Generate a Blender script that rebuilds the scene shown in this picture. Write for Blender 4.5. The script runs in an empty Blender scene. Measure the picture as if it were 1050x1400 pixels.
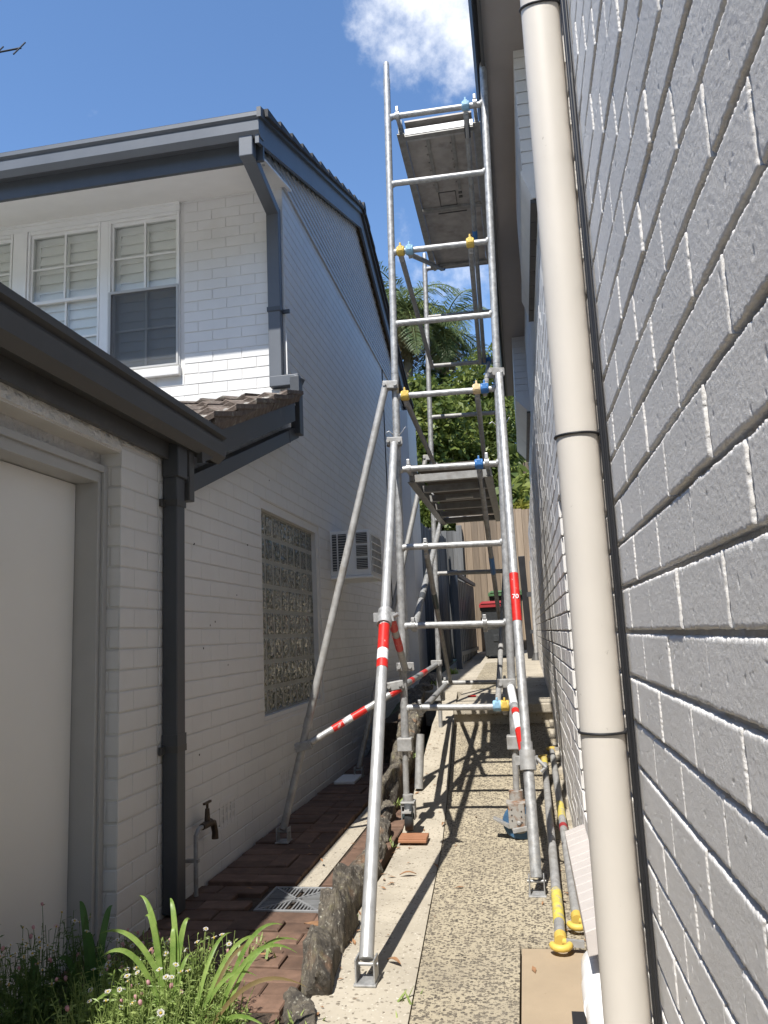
import bpy, math, random
from mathutils import Vector, Matrix, noise

random.seed(11)
S = bpy.context.scene
COL = S.collection

# ------------------------------------------------------------------ camera
# origin of the scene = the camera; ground is about 1.2 m below, +Y runs down the alley, +X to the right
yaw, pitch, roll = math.radians(9.807), math.radians(9.193), math.radians(-2.545)
fwd = Vector((-math.sin(yaw) * math.cos(pitch), math.cos(yaw) * math.cos(pitch), math.sin(pitch)))
r0 = Vector((math.cos(yaw), math.sin(yaw), 0.0)); u0 = r0.cross(fwd)
rt = math.cos(roll) * r0 + math.sin(roll) * u0
up = -math.sin(roll) * r0 + math.cos(roll) * u0
cd = bpy.data.cameras.new("camera"); cam = bpy.data.objects.new("camera", cd); COL.objects.link(cam)
cam.matrix_world = Matrix(((rt.x, up.x, -fwd.x, 0), (rt.y, up.y, -fwd.y, 0), (rt.z, up.z, -fwd.z, 0), (0, 0, 0, 1)))
cd.sensor_fit = 'HORIZONTAL'; cd.sensor_width = 36.0; cd.lens = 36.0
cd.clip_start = 0.02; cd.clip_end = 2000
S.camera = cam

# ------------------------------------------------------------------ sun, sky, exposure
KX, KY = 0.138, 0.66                       # how far sunlight travels sideways / along the alley per metre of drop
ELEV = math.atan2(1.0, math.hypot(KX, KY))
sd = bpy.data.lights.new("sun", 'SUN'); sd.energy = 4.5; sd.angle = math.radians(0.53); sd.color = (1.0, 0.965, 0.905)
sun = bpy.data.objects.new("sun", sd); COL.objects.link(sun)
sun.rotation_euler = Vector((KX, KY, -1.0)).to_track_quat('-Z', 'Y').to_euler()
sun.location = (-2, -8, 14)

W = bpy.data.worlds.new("World"); S.world = W; W.use_nodes = True
nt = W.node_tree; nt.nodes.clear()
def N(nt, t, **kw):
    n = nt.nodes.new(t)
    for k, v in kw.items(): setattr(n, k, v)
    return n
def setin(n, **kw):
    for k, v in kw.items(): n.inputs[k.replace('_', ' ')].default_value = v
sky = N(nt, 'ShaderNodeTexSky', sky_type='NISHITA', sun_disc=False, sun_elevation=ELEV,
        sun_rotation=math.atan2(-KX, -KY) % (2 * math.pi), altitude=30, air_density=1.0, dust_density=0.15, ozone_density=4.5)
bg = N(nt, 'ShaderNodeBackground'); bg.inputs['Strength'].default_value = 0.116
out = N(nt, 'ShaderNodeOutputWorld')
tc = N(nt, 'ShaderNodeTexCoord')
# fair-weather cumulus scattered over the sky: noise in sky-dome coordinates, one larger cloud above the alley
mp = N(nt, 'ShaderNodeMapping'); mp.inputs['Location'].default_value = (0.0, 0.0, 0.0)
nz = N(nt, 'ShaderNodeTexNoise'); setin(nz, Scale=16.0, Detail=10.0, Roughness=0.60)
nz2 = N(nt, 'ShaderNodeTexNoise'); setin(nz2, Scale=1.7, Detail=2.0, Roughness=0.5)
def cloud_mask(direction, inner, outer):
    d = N(nt, 'ShaderNodeVectorMath', operation='DISTANCE'); d.inputs[1].default_value = direction
    nt.links.new(tc.outputs['Generated'], d.inputs[0])
    r = N(nt, 'ShaderNodeMapRange'); r.inputs['From Min'].default_value = inner; r.inputs['From Max'].default_value = outer
    r.inputs['To Min'].default_value = 1.0; r.inputs['To Max'].default_value = 0.0
    nt.links.new(d.outputs['Value'], r.inputs['Value'])
    return r.outputs['Result']
nt.links.new(tc.outputs['Generated'], mp.inputs['Vector'])
nt.links.new(mp.outputs['Vector'], nz.inputs['Vector']); nt.links.new(mp.outputs['Vector'], nz2.inputs['Vector'])
m1 = cloud_mask((-0.045, 0.745, 0.665), 0.0, 0.115)
add = N(nt, 'ShaderNodeMath', operation='MULTIPLY_ADD'); add.inputs[1].default_value = 0.62
nt.links.new(m1, add.inputs[0]); nt.links.new(nz.outputs['Fac'], add.inputs[2])
scat = N(nt, 'ShaderNodeMapRange'); scat.inputs['From Min'].default_value = 0.66; scat.inputs['From Max'].default_value = 0.80; scat.inputs['To Max'].default_value = 0.35
nt.links.new(nz2.outputs['Fac'], scat.inputs['Value'])
add2 = N(nt, 'ShaderNodeMath', operation='ADD'); nt.links.new(add.outputs[0], add2.inputs[0]); nt.links.new(scat.outputs['Result'], add2.inputs[1])
cr = N(nt, 'ShaderNodeMapRange', interpolation_type='SMOOTHSTEP'); cr.inputs['From Min'].default_value = 0.66; cr.inputs['From Max'].default_value = 1.12
nt.links.new(add2.outputs[0], cr.inputs['Value'])
mixc = N(nt, 'ShaderNodeMixRGB'); mixc.inputs['Color2'].default_value = (6.4, 6.6, 7.0, 1)
hs = N(nt, 'ShaderNodeHueSaturation'); setin(hs, Saturation=1.05, Value=1.22); nt.links.new(sky.outputs['Color'], hs.inputs['Color'])
nt.links.new(cr.outputs['Result'], mixc.inputs['Fac']); nt.links.new(hs.outputs['Color'], mixc.inputs['Color1'])
nt.links.new(mixc.outputs['Color'], bg.inputs['Color']); nt.links.new(bg.outputs['Background'], out.inputs['Surface'])

S.view_settings.view_transform = 'Standard'; S.view_settings.look = 'None'
S.view_settings.exposure = 0.72; S.view_settings.gamma = 1.0; S.view_settings.use_curve_mapping = False
S.render.engine = 'CYCLES'
S.cycles.use_denoising = True
S.cycles.max_bounces = 8; S.cycles.diffuse_bounces = 4; S.cycles.glossy_bounces = 3; S.cycles.transparent_max_bounces = 12
S.cycles.caustics_reflective = False; S.cycles.caustics_refractive = False

# ------------------------------------------------------------------ materials
MATS = {}
def base_mat(name):
    m = bpy.data.materials.new(name); m.use_nodes = True
    t = m.node_tree; t.nodes.clear()
    o = N(t, 'ShaderNodeOutputMaterial'); b = N(t, 'ShaderNodeBsdfPrincipled')
    t.links.new(b.outputs['BSDF'], o.inputs['Surface'])
    g = N(t, 'ShaderNodeNewGeometry')
    MATS[name] = m
    return m, t, b, g.outputs['Position'], o
def vec_scaled(t, pos, sc):
    mpp = N(t, 'ShaderNodeMapping'); mpp.inputs['Scale'].default_value = sc
    t.links.new(pos, mpp.inputs['Vector']); return mpp.outputs['Vector']
def mat(name, col, rough=0.6, var=0.12, scale=6.0, bump=0.15, bscale=90.0, bdist=0.002, metal=0.0, spec=0.4,
        dirt=None, dirt_scale=3.0, dirt_lo=0.55, dirt_hi=0.75, stretch=(1, 1, 1), rvar=0.1, obj_var=0.0, detail=5.0, bdetail=4.0, brough=0.6):
    """surface colour with cloudy variation, optional dirt patches, fine relief"""
    m, t, b, pos, o = base_mat(name)
    pos = vec_scaled(t, pos, stretch)
    n = N(t, 'ShaderNodeTexNoise'); setin(n, Scale=scale, Detail=detail, Roughness=0.6); t.links.new(pos, n.inputs['Vector'])
    r = N(t, 'ShaderNodeValToRGB')
    r.color_ramp.elements[0].position = 0.3; r.color_ramp.elements[1].position = 0.72
    r.color_ramp.elements[0].color = [c * (1 - var) for c in col] + [1]
    r.color_ramp.elements[1].color = [min(1, c * (1 + var)) for c in col] + [1]
    t.links.new(n.outputs['Fac'], r.inputs['Fac'])
    c = r.outputs['Color']
    if dirt:
        dn = N(t, 'ShaderNodeTexNoise'); setin(dn, Scale=dirt_scale, Detail=7.0, Roughness=0.65); t.links.new(pos, dn.inputs['Vector'])
        dm = N(t, 'ShaderNodeMapRange'); dm.inputs['From Min'].default_value = dirt_lo; dm.inputs['From Max'].default_value = dirt_hi
        t.links.new(dn.outputs['Fac'], dm.inputs['Value'])
        mx = N(t, 'ShaderNodeMixRGB'); mx.inputs['Color2'].default_value = list(dirt) + [1]
        t.links.new(dm.outputs['Result'], mx.inputs['Fac']); t.links.new(c, mx.inputs['Color1']); c = mx.outputs['Color']
    if obj_var > 0:
        oi = N(t, 'ShaderNodeObjectInfo'); hv = N(t, 'ShaderNodeHueSaturation')
        mr = N(t, 'ShaderNodeMapRange'); mr.inputs['To Min'].default_value = 1 - obj_var; mr.inputs['To Max'].default_value = 1 + obj_var
        t.links.new(oi.outputs['Random'], mr.inputs['Value']); t.links.new(mr.outputs['Result'], hv.inputs['Value'])
        t.links.new(c, hv.inputs['Color']); c = hv.outputs['Color']
    t.links.new(c, b.inputs['Base Color'])
    b.inputs['Metallic'].default_value = metal; b.inputs['Specular IOR Level'].default_value = spec
    rr = N(t, 'ShaderNodeMapRange'); rr.inputs['To Min'].default_value = max(0.03, rough - rvar); rr.inputs['To Max'].default_value = min(1, rough + rvar)
    t.links.new(n.outputs['Fac'], rr.inputs['Value']); t.links.new(rr.outputs['Result'], b.inputs['Roughness'])
    if bump > 0:
        bn = N(t, 'ShaderNodeTexNoise'); setin(bn, Scale=bscale, Detail=bdetail, Roughness=brough); t.links.new(pos, bn.inputs['Vector'])
        bp = N(t, 'ShaderNodeBump'); bp.inputs['Strength'].default_value = bump; bp.inputs['Distance'].default_value = bdist
        t.links.new(bn.outputs['Fac'], bp.inputs['Height']); t.links.new(bp.outputs['Normal'], b.inputs['Normal'])
    return m

mat('left_paint', (0.66, 0.65, 0.63), rough=0.55, var=0.05, scale=2.5, bump=0.35, bscale=70, bdist=0.002, dirt=(0.5, 0.47, 0.42), dirt_scale=1.3, dirt_lo=0.6, dirt_hi=0.95)
mat('left_mortar', (0.62, 0.605, 0.575), rough=0.7, var=0.05, bump=0.3, bscale=120)
mat('render_rough', (0.66, 0.64, 0.60), rough=0.7, var=0.06, scale=9, bump=1.0, bscale=24, bdist=0.035)
mat('right_paint', (0.68, 0.655, 0.62), rough=0.72, var=0.06, scale=3.0, bump=0.6, bscale=300, bdist=0.0025, bdetail=9.0, brough=0.78, dirt=(0.42, 0.39, 0.36), dirt_scale=2.2, dirt_lo=0.6, dirt_hi=0.9)
mat('sill_paint', (0.47, 0.43, 0.40), rough=0.6, var=0.06, scale=5, bump=0.5, bscale=250, bdist=0.002, bdetail=8.0)
mat('right_mortar', (0.60, 0.575, 0.545), rough=0.7, var=0.08, bump=1.0, bscale=120, bdist=0.004)
mat('pipe_cream', (0.545, 0.505, 0.45), rough=0.55, var=0.04, scale=5, bump=0.35, bscale=24, bdist=0.0012, dirt=(0.24, 0.21, 0.18), dirt_scale=48, dirt_lo=0.69, dirt_hi=0.76, stretch=(1, 1, 0.6), spec=0.3)
mat('trim_dark', (0.062, 0.066, 0.072), rough=0.42, var=0.12, scale=4, bump=0.1, bscale=40, dirt=(0.12, 0.11, 0.10), dirt_scale=5, dirt_lo=0.62, dirt_hi=0.9)
mat('trim_bluegrey', (0.105, 0.115, 0.13), rough=0.45, var=0.08, scale=4, bump=0.1, bscale=40)
mat('trim_warm', (0.068, 0.066, 0.063), rough=0.45, var=0.12, scale=4, bump=0.15, bscale=40, dirt=(0.15, 0.13, 0.11), dirt_scale=5, dirt_lo=0.6, dirt_hi=0.9)
mat('soffit_white', (0.88, 0.87, 0.85), rough=0.6, var=0.03, bump=0.05)
mat('soffit_taupe', (0.30, 0.27, 0.25), rough=0.6, var=0.06, scale=3, bump=0.1, dirt=(0.2, 0.18, 0.16), dirt_scale=2.5, dirt_lo=0.6, dirt_hi=0.9)
mat('white_trim', (0.78, 0.78, 0.76), rough=0.4, var=0.03, bump=0.08, bscale=30)
mat('door_paint', (0.80, 0.785, 0.745), rough=0.42, var=0.02, scale=2, bump=0.15, bscale=200, bdist=0.0006)
mat('frame_paint', (0.42, 0.415, 0.40), rough=0.45, var=0.04, bump=0.1)
mat('weatherboard', (0.50, 0.505, 0.515), rough=0.5, var=0.05, scale=4, bump=0.15, bscale=30, stretch=(1, 0.1, 1))
mat('shutter', (0.86, 0.85, 0.82), rough=0.5, var=0.04, bump=0)
mat('unlit_interior', (0.05, 0.05, 0.05), rough=0.9, var=0.2, bump=0)  # near-black, stands in for the darkness of unlit spaces
mat('fly_screen', (0.10, 0.105, 0.115), rough=0.6, var=0.15, scale=10, bump=0.3, bscale=300, bdist=0.001)
mat('tile', (0.125, 0.098, 0.08), rough=0.9, var=0.35, scale=22, bump=0.8, bscale=70, bdist=0.004, dirt=(0.26, 0.24, 0.20), dirt_scale=18, dirt_lo=0.56, dirt_hi=0.68, obj_var=0.25)
mat('tile_dark', (0.055, 0.054, 0.055), rough=0.8, var=0.3, scale=22, bump=0.6, bscale=70, bdist=0.004, dirt=(0.12, 0.115, 0.11), dirt_scale=14, dirt_lo=0.58, dirt_hi=0.75)
mat('block_mortar', (0.34, 0.34, 0.31), rough=0.8, var=0.08, bump=0.2)
mat('pale_roofing', (0.66, 0.655, 0.64), rough=0.6, var=0.1, scale=3, bump=0.1)  # pale tone chosen to bounce sunlight onto the soffit; roof out of view
mat('tile_mortar', (0.33, 0.31, 0.28), rough=0.9, var=0.35, scale=25, bump=1.0, bscale=60, bdist=0.006, dirt=(0.12, 0.11, 0.1), dirt_scale=22, dirt_lo=0.5, dirt_hi=0.62)
mat('galv', (0.38, 0.38, 0.375), rough=0.5, var=0.32, scale=34, bump=0.2, bscale=60, metal=0.45, dirt=(0.36, 0.34, 0.31), dirt_scale=22, dirt_lo=0.55, dirt_hi=0.75)
mat('galv_old', (0.34, 0.335, 0.325), rough=0.6, var=0.2, scale=26, bump=0.25, bscale=60, metal=0.3, dirt=(0.25, 0.235, 0.21), dirt_scale=16, dirt_lo=0.5, dirt_hi=0.7)
mat('alu', (0.45, 0.45, 0.445), rough=0.42, var=0.2, scale=20, bump=0.1, bscale=50, metal=0.5, stretch=(1, 1, 0.15), dirt=(0.4, 0.38, 0.36), dirt_scale=30, dirt_lo=0.6, dirt_hi=0.8)
mat('alu_dirty', (0.30, 0.295, 0.28), rough=0.5, var=0.18, scale=18, bump=0.2, bscale=50, metal=0.4, dirt=(0.22, 0.2, 0.18), dirt_scale=12, dirt_lo=0.5, dirt_hi=0.75)
mat('ply', (0.10, 0.085, 0.07), rough=0.7, var=0.25, scale=12, bump=0.15, bscale=60, stretch=(1, 0.2, 1))
mat('deck_sheet', (0.40, 0.37, 0.34), rough=0.55, var=0.2, scale=9, bump=0.15, bscale=40, metal=0.25, dirt=(0.22, 0.2, 0.18), dirt_scale=6, dirt_lo=0.5, dirt_hi=0.75)
mat('red_tape', (0.55, 0.02, 0.015), rough=0.4, var=0.15, scale=20, bump=0.2, bscale=60, dirt=(0.6, 0.5, 0.46), dirt_scale=28, dirt_lo=0.62, dirt_hi=0.68)
mat('white_label', (0.72, 0.72, 0.72), rough=0.4, var=0.05, bump=0, dirt=(0.3, 0.33, 0.4), dirt_scale=90, dirt_lo=0.58, dirt_hi=0.62)
mat('yellow_paint', (0.58, 0.47, 0.09), rough=0.5, var=0.2, scale=20, bump=0.2, bscale=60, dirt=(0.36, 0.33, 0.24), dirt_scale=30, dirt_lo=0.5, dirt_hi=0.62)
mat('yellow_plastic', (0.60, 0.42, 0.09), rough=0.5, var=0.15, bump=0.05, dirt=(0.36, 0.26, 0.12), dirt_scale=30, dirt_lo=0.6, dirt_hi=0.8)
mat('cream_plastic', (0.66, 0.50, 0.28), rough=0.5, var=0.1, bump=0.05)
mat('blue_plastic', (0.05, 0.17, 0.42), rough=0.4, var=0.1, bump=0.05)
mat('pale_blue_plastic', (0.24, 0.42, 0.56), rough=0.45, var=0.12, bump=0.05)
mat('rust', (0.20, 0.115, 0.07), rough=0.8, var=0.35, scale=40, bump=0.5, bscale=90, dirt=(0.30, 0.285, 0.26), dirt_scale=18, dirt_lo=0.42, dirt_hi=0.56)
mat('rubber', (0.03, 0.033, 0.036), rough=0.6, var=0.3, scale=30, bump=0.1)
mat('blue_tyre', (0.045, 0.11, 0.2), rough=0.5, var=0.25, scale=30, bump=0.1)
mat('teal_dark', (0.06, 0.085, 0.09), rough=0.4, var=0.2, scale=20, metal=0.4, bump=0.1)
mat('wire', (0.5, 0.5, 0.5), rough=0.4, metal=0.7, var=0.1, bump=0)
mat('black', (0.018, 0.018, 0.02), rough=0.5, var=0.2, bump=0.05)
mat('pvc_white', (0.80, 0.80, 0.80), rough=0.28, var=0.02, bump=0.05, dirt=(0.6, 0.57, 0.52), dirt_scale=8, dirt_lo=0.66, dirt_hi=0.9)
mat('terracotta', (0.30, 0.14, 0.075), rough=0.75, var=0.15, scale=15, bump=0.2, obj_var=0.1)
mat('paver', (0.145, 0.087, 0.06), rough=0.85, var=0.32, scale=14, bump=0.5, bscale=60, bdist=0.003, dirt=(0.09, 0.055, 0.04), dirt_scale=5, dirt_lo=0.5, dirt_hi=0.75, obj_var=0.22)
mat('soil', (0.07, 0.05, 0.035), rough=0.95, var=0.4, scale=20, bump=1.0, bscale=50, bdist=0.02)
mat('ground', (0.13, 0.11, 0.07), rough=0.95, var=0.4, scale=2, bump=0.6, bscale=20, bdist=0.02, dirt=(0.06, 0.09, 0.03), dirt_scale=0.6, dirt_lo=0.45, dirt_hi=0.6)
mat('tan_slab', (0.34, 0.265, 0.18), rough=0.85, var=0.07, scale=6, bump=0.35, bscale=140, bdist=0.002, dirt=(0.22, 0.17, 0.11), dirt_scale=75, dirt_lo=0.66, dirt_hi=0.72)
mat('grey_metal', (0.30, 0.305, 0.31), rough=0.45, var=0.1, scale=15, metal=0.4, bump=0.1)
mat('bronze', (0.08, 0.06, 0.045), rough=0.5, var=0.3, scale=40, metal=0.7, bump=0.3)
mat('paling', (0.235, 0.178, 0.125), rough=0.85, var=0.25, scale=4, bump=0.5, bscale=30, bdist=0.003, stretch=(4, 4, 0.25), obj_var=0.38)
mat('paling_grey', (0.13, 0.13, 0.128), rough=0.85, var=0.25, scale=4, bump=0.5, bscale=30, bdist=0.003, stretch=(4, 4, 0.25), obj_var=0.2)
mat('gate_blue', (0.042, 0.056, 0.082), rough=0.5, var=0.12, scale=5, bump=0.1, obj_var=0.12)
mat('bin_green', (0.03, 0.055, 0.035), rough=0.5, var=0.15, bump=0.15, bscale=60)
mat('lid_green', (0.07, 0.15, 0.065), rough=0.45, var=0.12, bump=0.1)
mat('lid_red', (0.30, 0.03, 0.035), rough=0.45, var=0.12, bump=0.1)
mat('bark', (0.16, 0.125, 0.09), rough=0.95, var=0.35, scale=10, bump=1.0, bscale=22, bdist=0.02, stretch=(1, 1, 0.3))
mat('dead_leaf', (0.26, 0.14, 0.07), rough=0.8, var=0.3, scale=30, bump=0)
mat('timber', (0.30, 0.20, 0.12), rough=0.8, var=0.25, scale=8, bump=0.3)

def leaf_mat(name, c1, c2, rough=0.45, scale=1.6, trans=0.35):
    m, t, b, pos, o = base_mat(name)
    n = N(t, 'ShaderNodeTexNoise'); setin(n, Scale=scale, Detail=6.0, Roughness=0.7); t.links.new(pos, n.inputs['Vector'])
    r = N(t, 'ShaderNodeValToRGB'); r.color_ramp.elements[0].position = 0.35; r.color_ramp.elements[1].position = 0.68
    r.color_ramp.elements[0].color = list(c1) + [1]; r.color_ramp.elements[1].color = list(c2) + [1]
    t.links.new(n.outputs['Fac'], r.inputs['Fac']); t.links.new(r.outputs['Color'], b.inputs['Base Color'])
    b.inputs['Roughness'].default_value = rough; b.inputs['Specular IOR Level'].default_value = 0.35
    tr = N(t, 'ShaderNodeBsdfTranslucent'); t.links.new(r.outputs['Color'], tr.inputs['Color'])
    ms = N(t, 'ShaderNodeMixShader'); ms.inputs['Fac'].default_value = trans
    t.links.new(b.outputs['BSDF'], ms.inputs[1]); t.links.new(tr.outputs['BSDF'], ms.inputs[2]); t.links.new(ms.outputs['Shader'], o.inputs['Surface'])
    return m
leaf_mat('leaf_bamboo', (0.06, 0.10, 0.022), (0.27, 0.30, 0.07), scale=1.3)
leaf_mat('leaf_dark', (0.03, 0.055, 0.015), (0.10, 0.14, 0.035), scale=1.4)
leaf_mat('leaf_yellow', (0.16, 0.17, 0.03), (0.33, 0.30, 0.05), scale=3)
leaf_mat('leaf_palm', (0.07, 0.11, 0.035), (0.21, 0.24, 0.08), scale=1.6)
leaf_mat('leaf_palm_dry', (0.16, 0.12, 0.05), (0.30, 0.22, 0.10), scale=2)
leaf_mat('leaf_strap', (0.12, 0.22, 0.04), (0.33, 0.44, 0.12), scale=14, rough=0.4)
leaf_mat('leaf_strap_shaded', (0.06, 0.14, 0.035), (0.11, 0.22, 0.06), scale=8, rough=0.4)  # darker copy of the strap leaf, shade put into the colour
leaf_mat('leaf_fine', (0.17, 0.26, 0.06), (0.42, 0.50, 0.18), scale=14)
leaf_mat('leaf_fine_shaded', (0.06, 0.115, 0.03), (0.15, 0.22, 0.06), scale=14)  # daisy foliage darkened in colour for the clump in shade
leaf_mat('petal', (0.68, 0.62, 0.60), (0.82, 0.80, 0.78), scale=30, rough=0.6)
leaf_mat('petal_pink', (0.52, 0.24, 0.27), (0.7, 0.45, 0.45), scale=30, rough=0.6)
mat('pollen', (0.45, 0.32, 0.03), rough=0.8, bump=0)

def glass_mat(name, tint=(0.9, 0.93, 0.92), refl=0.10):
    m, t, b, pos, o = base_mat(name); t.nodes.remove(b)
    tr = N(t, 'ShaderNodeBsdfTransparent'); tr.inputs['Color'].default_value = list(tint) + [1]
    gl = N(t, 'ShaderNodeBsdfGlossy'); gl.inputs['Roughness'].default_value = 0.03
    n = N(t, 'ShaderNodeTexNoise'); setin(n, Scale=2.5, Detail=2.0); t.links.new(pos, n.inputs['Vector'])
    bp = N(t, 'ShaderNodeBump'); bp.inputs['Strength'].default_value = 0.25; bp.inputs['Distance'].default_value = 0.02
    t.links.new(n.outputs['Fac'], bp.inputs['Height']); t.links.new(bp.outputs['Normal'], gl.inputs['Normal'])
    fr = N(t, 'ShaderNodeLayerWeight'); fr.inputs['Blend'].default_value = 0.5
    pw = N(t, 'ShaderNodeMath', operation='POWER'); pw.inputs[1].default_value = 4.0; t.links.new(fr.outputs['Facing'], pw.inputs[0])
    ad = N(t, 'ShaderNodeMath', operation='MULTIPLY_ADD'); ad.inputs[1].default_value = 0.9; ad.inputs[2].default_value = refl; t.links.new(pw.outputs[0], ad.inputs[0])
    ms = N(t, 'ShaderNodeMixShader'); t.links.new(ad.outputs[0], ms.inputs['Fac'])
    t.links.new(tr.outputs[0], ms.inputs[1]); t.links.new(gl.outputs[0], ms.inputs[2]); t.links.new(ms.outputs[0], o.inputs['Surface'])
    return m
glass_mat('window_glass', (0.96, 0.97, 0.96), 0.035)

def glass_block_mat():
    m, t, b, pos, o = base_mat('glass_block')
    v = N(t, 'ShaderNodeTexVoronoi', feature='SMOOTH_F1'); setin(v, Scale=34.0); t.links.new(pos, v.inputs['Vector'])
    n = N(t, 'ShaderNodeTexNoise'); setin(n, Scale=6.0, Detail=3.0); t.links.new(pos, n.inputs['Vector'])
    bp = N(t, 'ShaderNodeBump'); bp.inputs['Strength'].default_value = 0.9; bp.inputs['Distance'].default_value = 0.02
    t.links.new(v.outputs['Distance'], bp.inputs['Height'])
    r = N(t, 'ShaderNodeValToRGB'); r.color_ramp.elements[0].color = (0.02, 0.026, 0.018, 1); r.color_ramp.elements[1].color = (0.13, 0.14, 0.10, 1)
    t.links.new(n.outputs['Fac'], r.inputs['Fac']); t.links.new(r.outputs['Color'], b.inputs['Base Color'])
    b.inputs['Roughness'].default_value = 0.06; b.inputs['Specular IOR Level'].default_value = 1.0; b.inputs['IOR'].default_value = 1.8
    t.links.new(bp.outputs['Normal'], b.inputs['Normal'])
glass_block_mat()

def aggregate_mat(name, c_lo, c_hi, layers, stain, relief):
    m, t, b, pos, o = base_mat(name)
    def pebbles(scale, frac, rad):
        v = N(t, 'ShaderNodeTexVoronoi'); setin(v, Scale=scale, Randomness=1.0)
        dn = N(t, 'ShaderNodeTexNoise'); setin(dn, Scale=scale * 1.5, Detail=2.0); t.links.new(pos, dn.inputs['Vector'])
        mxv = N(t, 'ShaderNodeVectorMath', operation='MULTIPLY_ADD'); mxv.inputs[1].default_value = (.012, .012, .012)
        t.links.new(dn.outputs['Color'], mxv.inputs[0]); t.links.new(pos, mxv.inputs[2]); t.links.new(mxv.outputs[0], v.inputs['Vector'])
        sp = N(t, 'ShaderNodeSeparateColor'); t.links.new(v.outputs['Color'], sp.inputs['Color'])
        lt = N(t, 'ShaderNodeMath', operation='LESS_THAN'); lt.inputs[1].default_value = frac; t.links.new(sp.outputs['Red'], lt.inputs[0])
        mr = N(t, 'ShaderNodeMapRange'); mr.inputs['From Min'].default_value = rad; mr.inputs['From Max'].default_value = rad * .78
        t.links.new(v.outputs['Distance'], mr.inputs['Value'])
        mu = N(t, 'ShaderNodeMath', operation='MULTIPLY'); t.links.new(lt.outputs[0], mu.inputs[0]); t.links.new(mr.outputs['Result'], mu.inputs[1])
        return mu.outputs[0], sp.outputs['Green'], mr.outputs['Result']
    wn = N(t, 'ShaderNodeTexNoise'); setin(wn, Scale=2.2, Detail=8.0, Roughness=0.7); t.links.new(pos, wn.inputs['Vector'])
    base = N(t, 'ShaderNodeValToRGB'); base.color_ramp.elements[0].position = .3; base.color_ramp.elements[1].position = .7
    base.color_ramp.elements[0].color = list(c_lo) + [1]; base.color_ramp.elements[1].color = list(c_hi) + [1]
    t.links.new(wn.outputs['Fac'], base.inputs['Fac']); c = base.outputs['Color']; heights = []
    for scale, frac, rad, ramp in layers:
        fac, g, h = pebbles(scale, frac, rad)
        r = N(t, 'ShaderNodeValToRGB'); r.color_ramp.elements[0].color = list(ramp[0]) + [1]; r.color_ramp.elements[1].color = list(ramp[1]) + [1]; t.links.new(g, r.inputs['Fac'])
        mx = N(t, 'ShaderNodeMixRGB'); t.links.new(fac, mx.inputs['Fac']); t.links.new(c, mx.inputs['Color1']); t.links.new(r.outputs['Color'], mx.inputs['Color2']); c = mx.outputs['Color']; heights.append(fac)
    st = N(t, 'ShaderNodeTexNoise'); setin(st, Scale=1.7, Detail=5.0, Roughness=0.6); t.links.new(pos, st.inputs['Vector'])
    sm = N(t, 'ShaderNodeMapRange'); sm.inputs['From Min'].default_value = 0.48; sm.inputs['From Max'].default_value = 0.72; sm.inputs['To Max'].default_value = 0.55; t.links.new(st.outputs['Fac'], sm.inputs['Value'])
    sx = N(t, 'ShaderNodeMixRGB'); sx.inputs['Color2'].default_value = list(stain) + [1]; t.links.new(sm.outputs['Result'], sx.inputs['Fac']); t.links.new(c, sx.inputs['Color1']); c = sx.outputs['Color']
    t.links.new(c, b.inputs['Base Color']); b.inputs['Roughness'].default_value = 0.85
    ad = N(t, 'ShaderNodeMath', operation='ADD'); t.links.new(heights[0], ad.inputs[0]); t.links.new(wn.outputs['Fac'], ad.inputs[1])
    bp = N(t, 'ShaderNodeBump'); bp.inputs['Strength'].default_value = relief; bp.inputs['Distance'].default_value = 0.004
    t.links.new(ad.outputs[0], bp.inputs['Height']); t.links.new(bp.outputs['Normal'], b.inputs['Normal'])
aggregate_mat('aggregate', (0.30, 0.255, 0.18), (0.46, 0.40, 0.285), ((80, .56, .58, ((0.055, 0.046, 0.036), (0.18, 0.15, 0.11))), (135, .48, .52, ((0.10, 0.085, 0.065), (0.27, 0.23, 0.17)))), (0.23, 0.20, 0.155), 0.7)
aggregate_mat('concrete', (0.33, 0.29, 0.225), (0.47, 0.42, 0.335), ((62, .14, .46, ((0.16, 0.135, 0.10), (0.30, 0.26, 0.20))), (120, .22, .50, ((0.20, 0.17, 0.13), (0.60, 0.55, 0.46)))), (0.25, 0.22, 0.175), 0.6)

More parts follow.
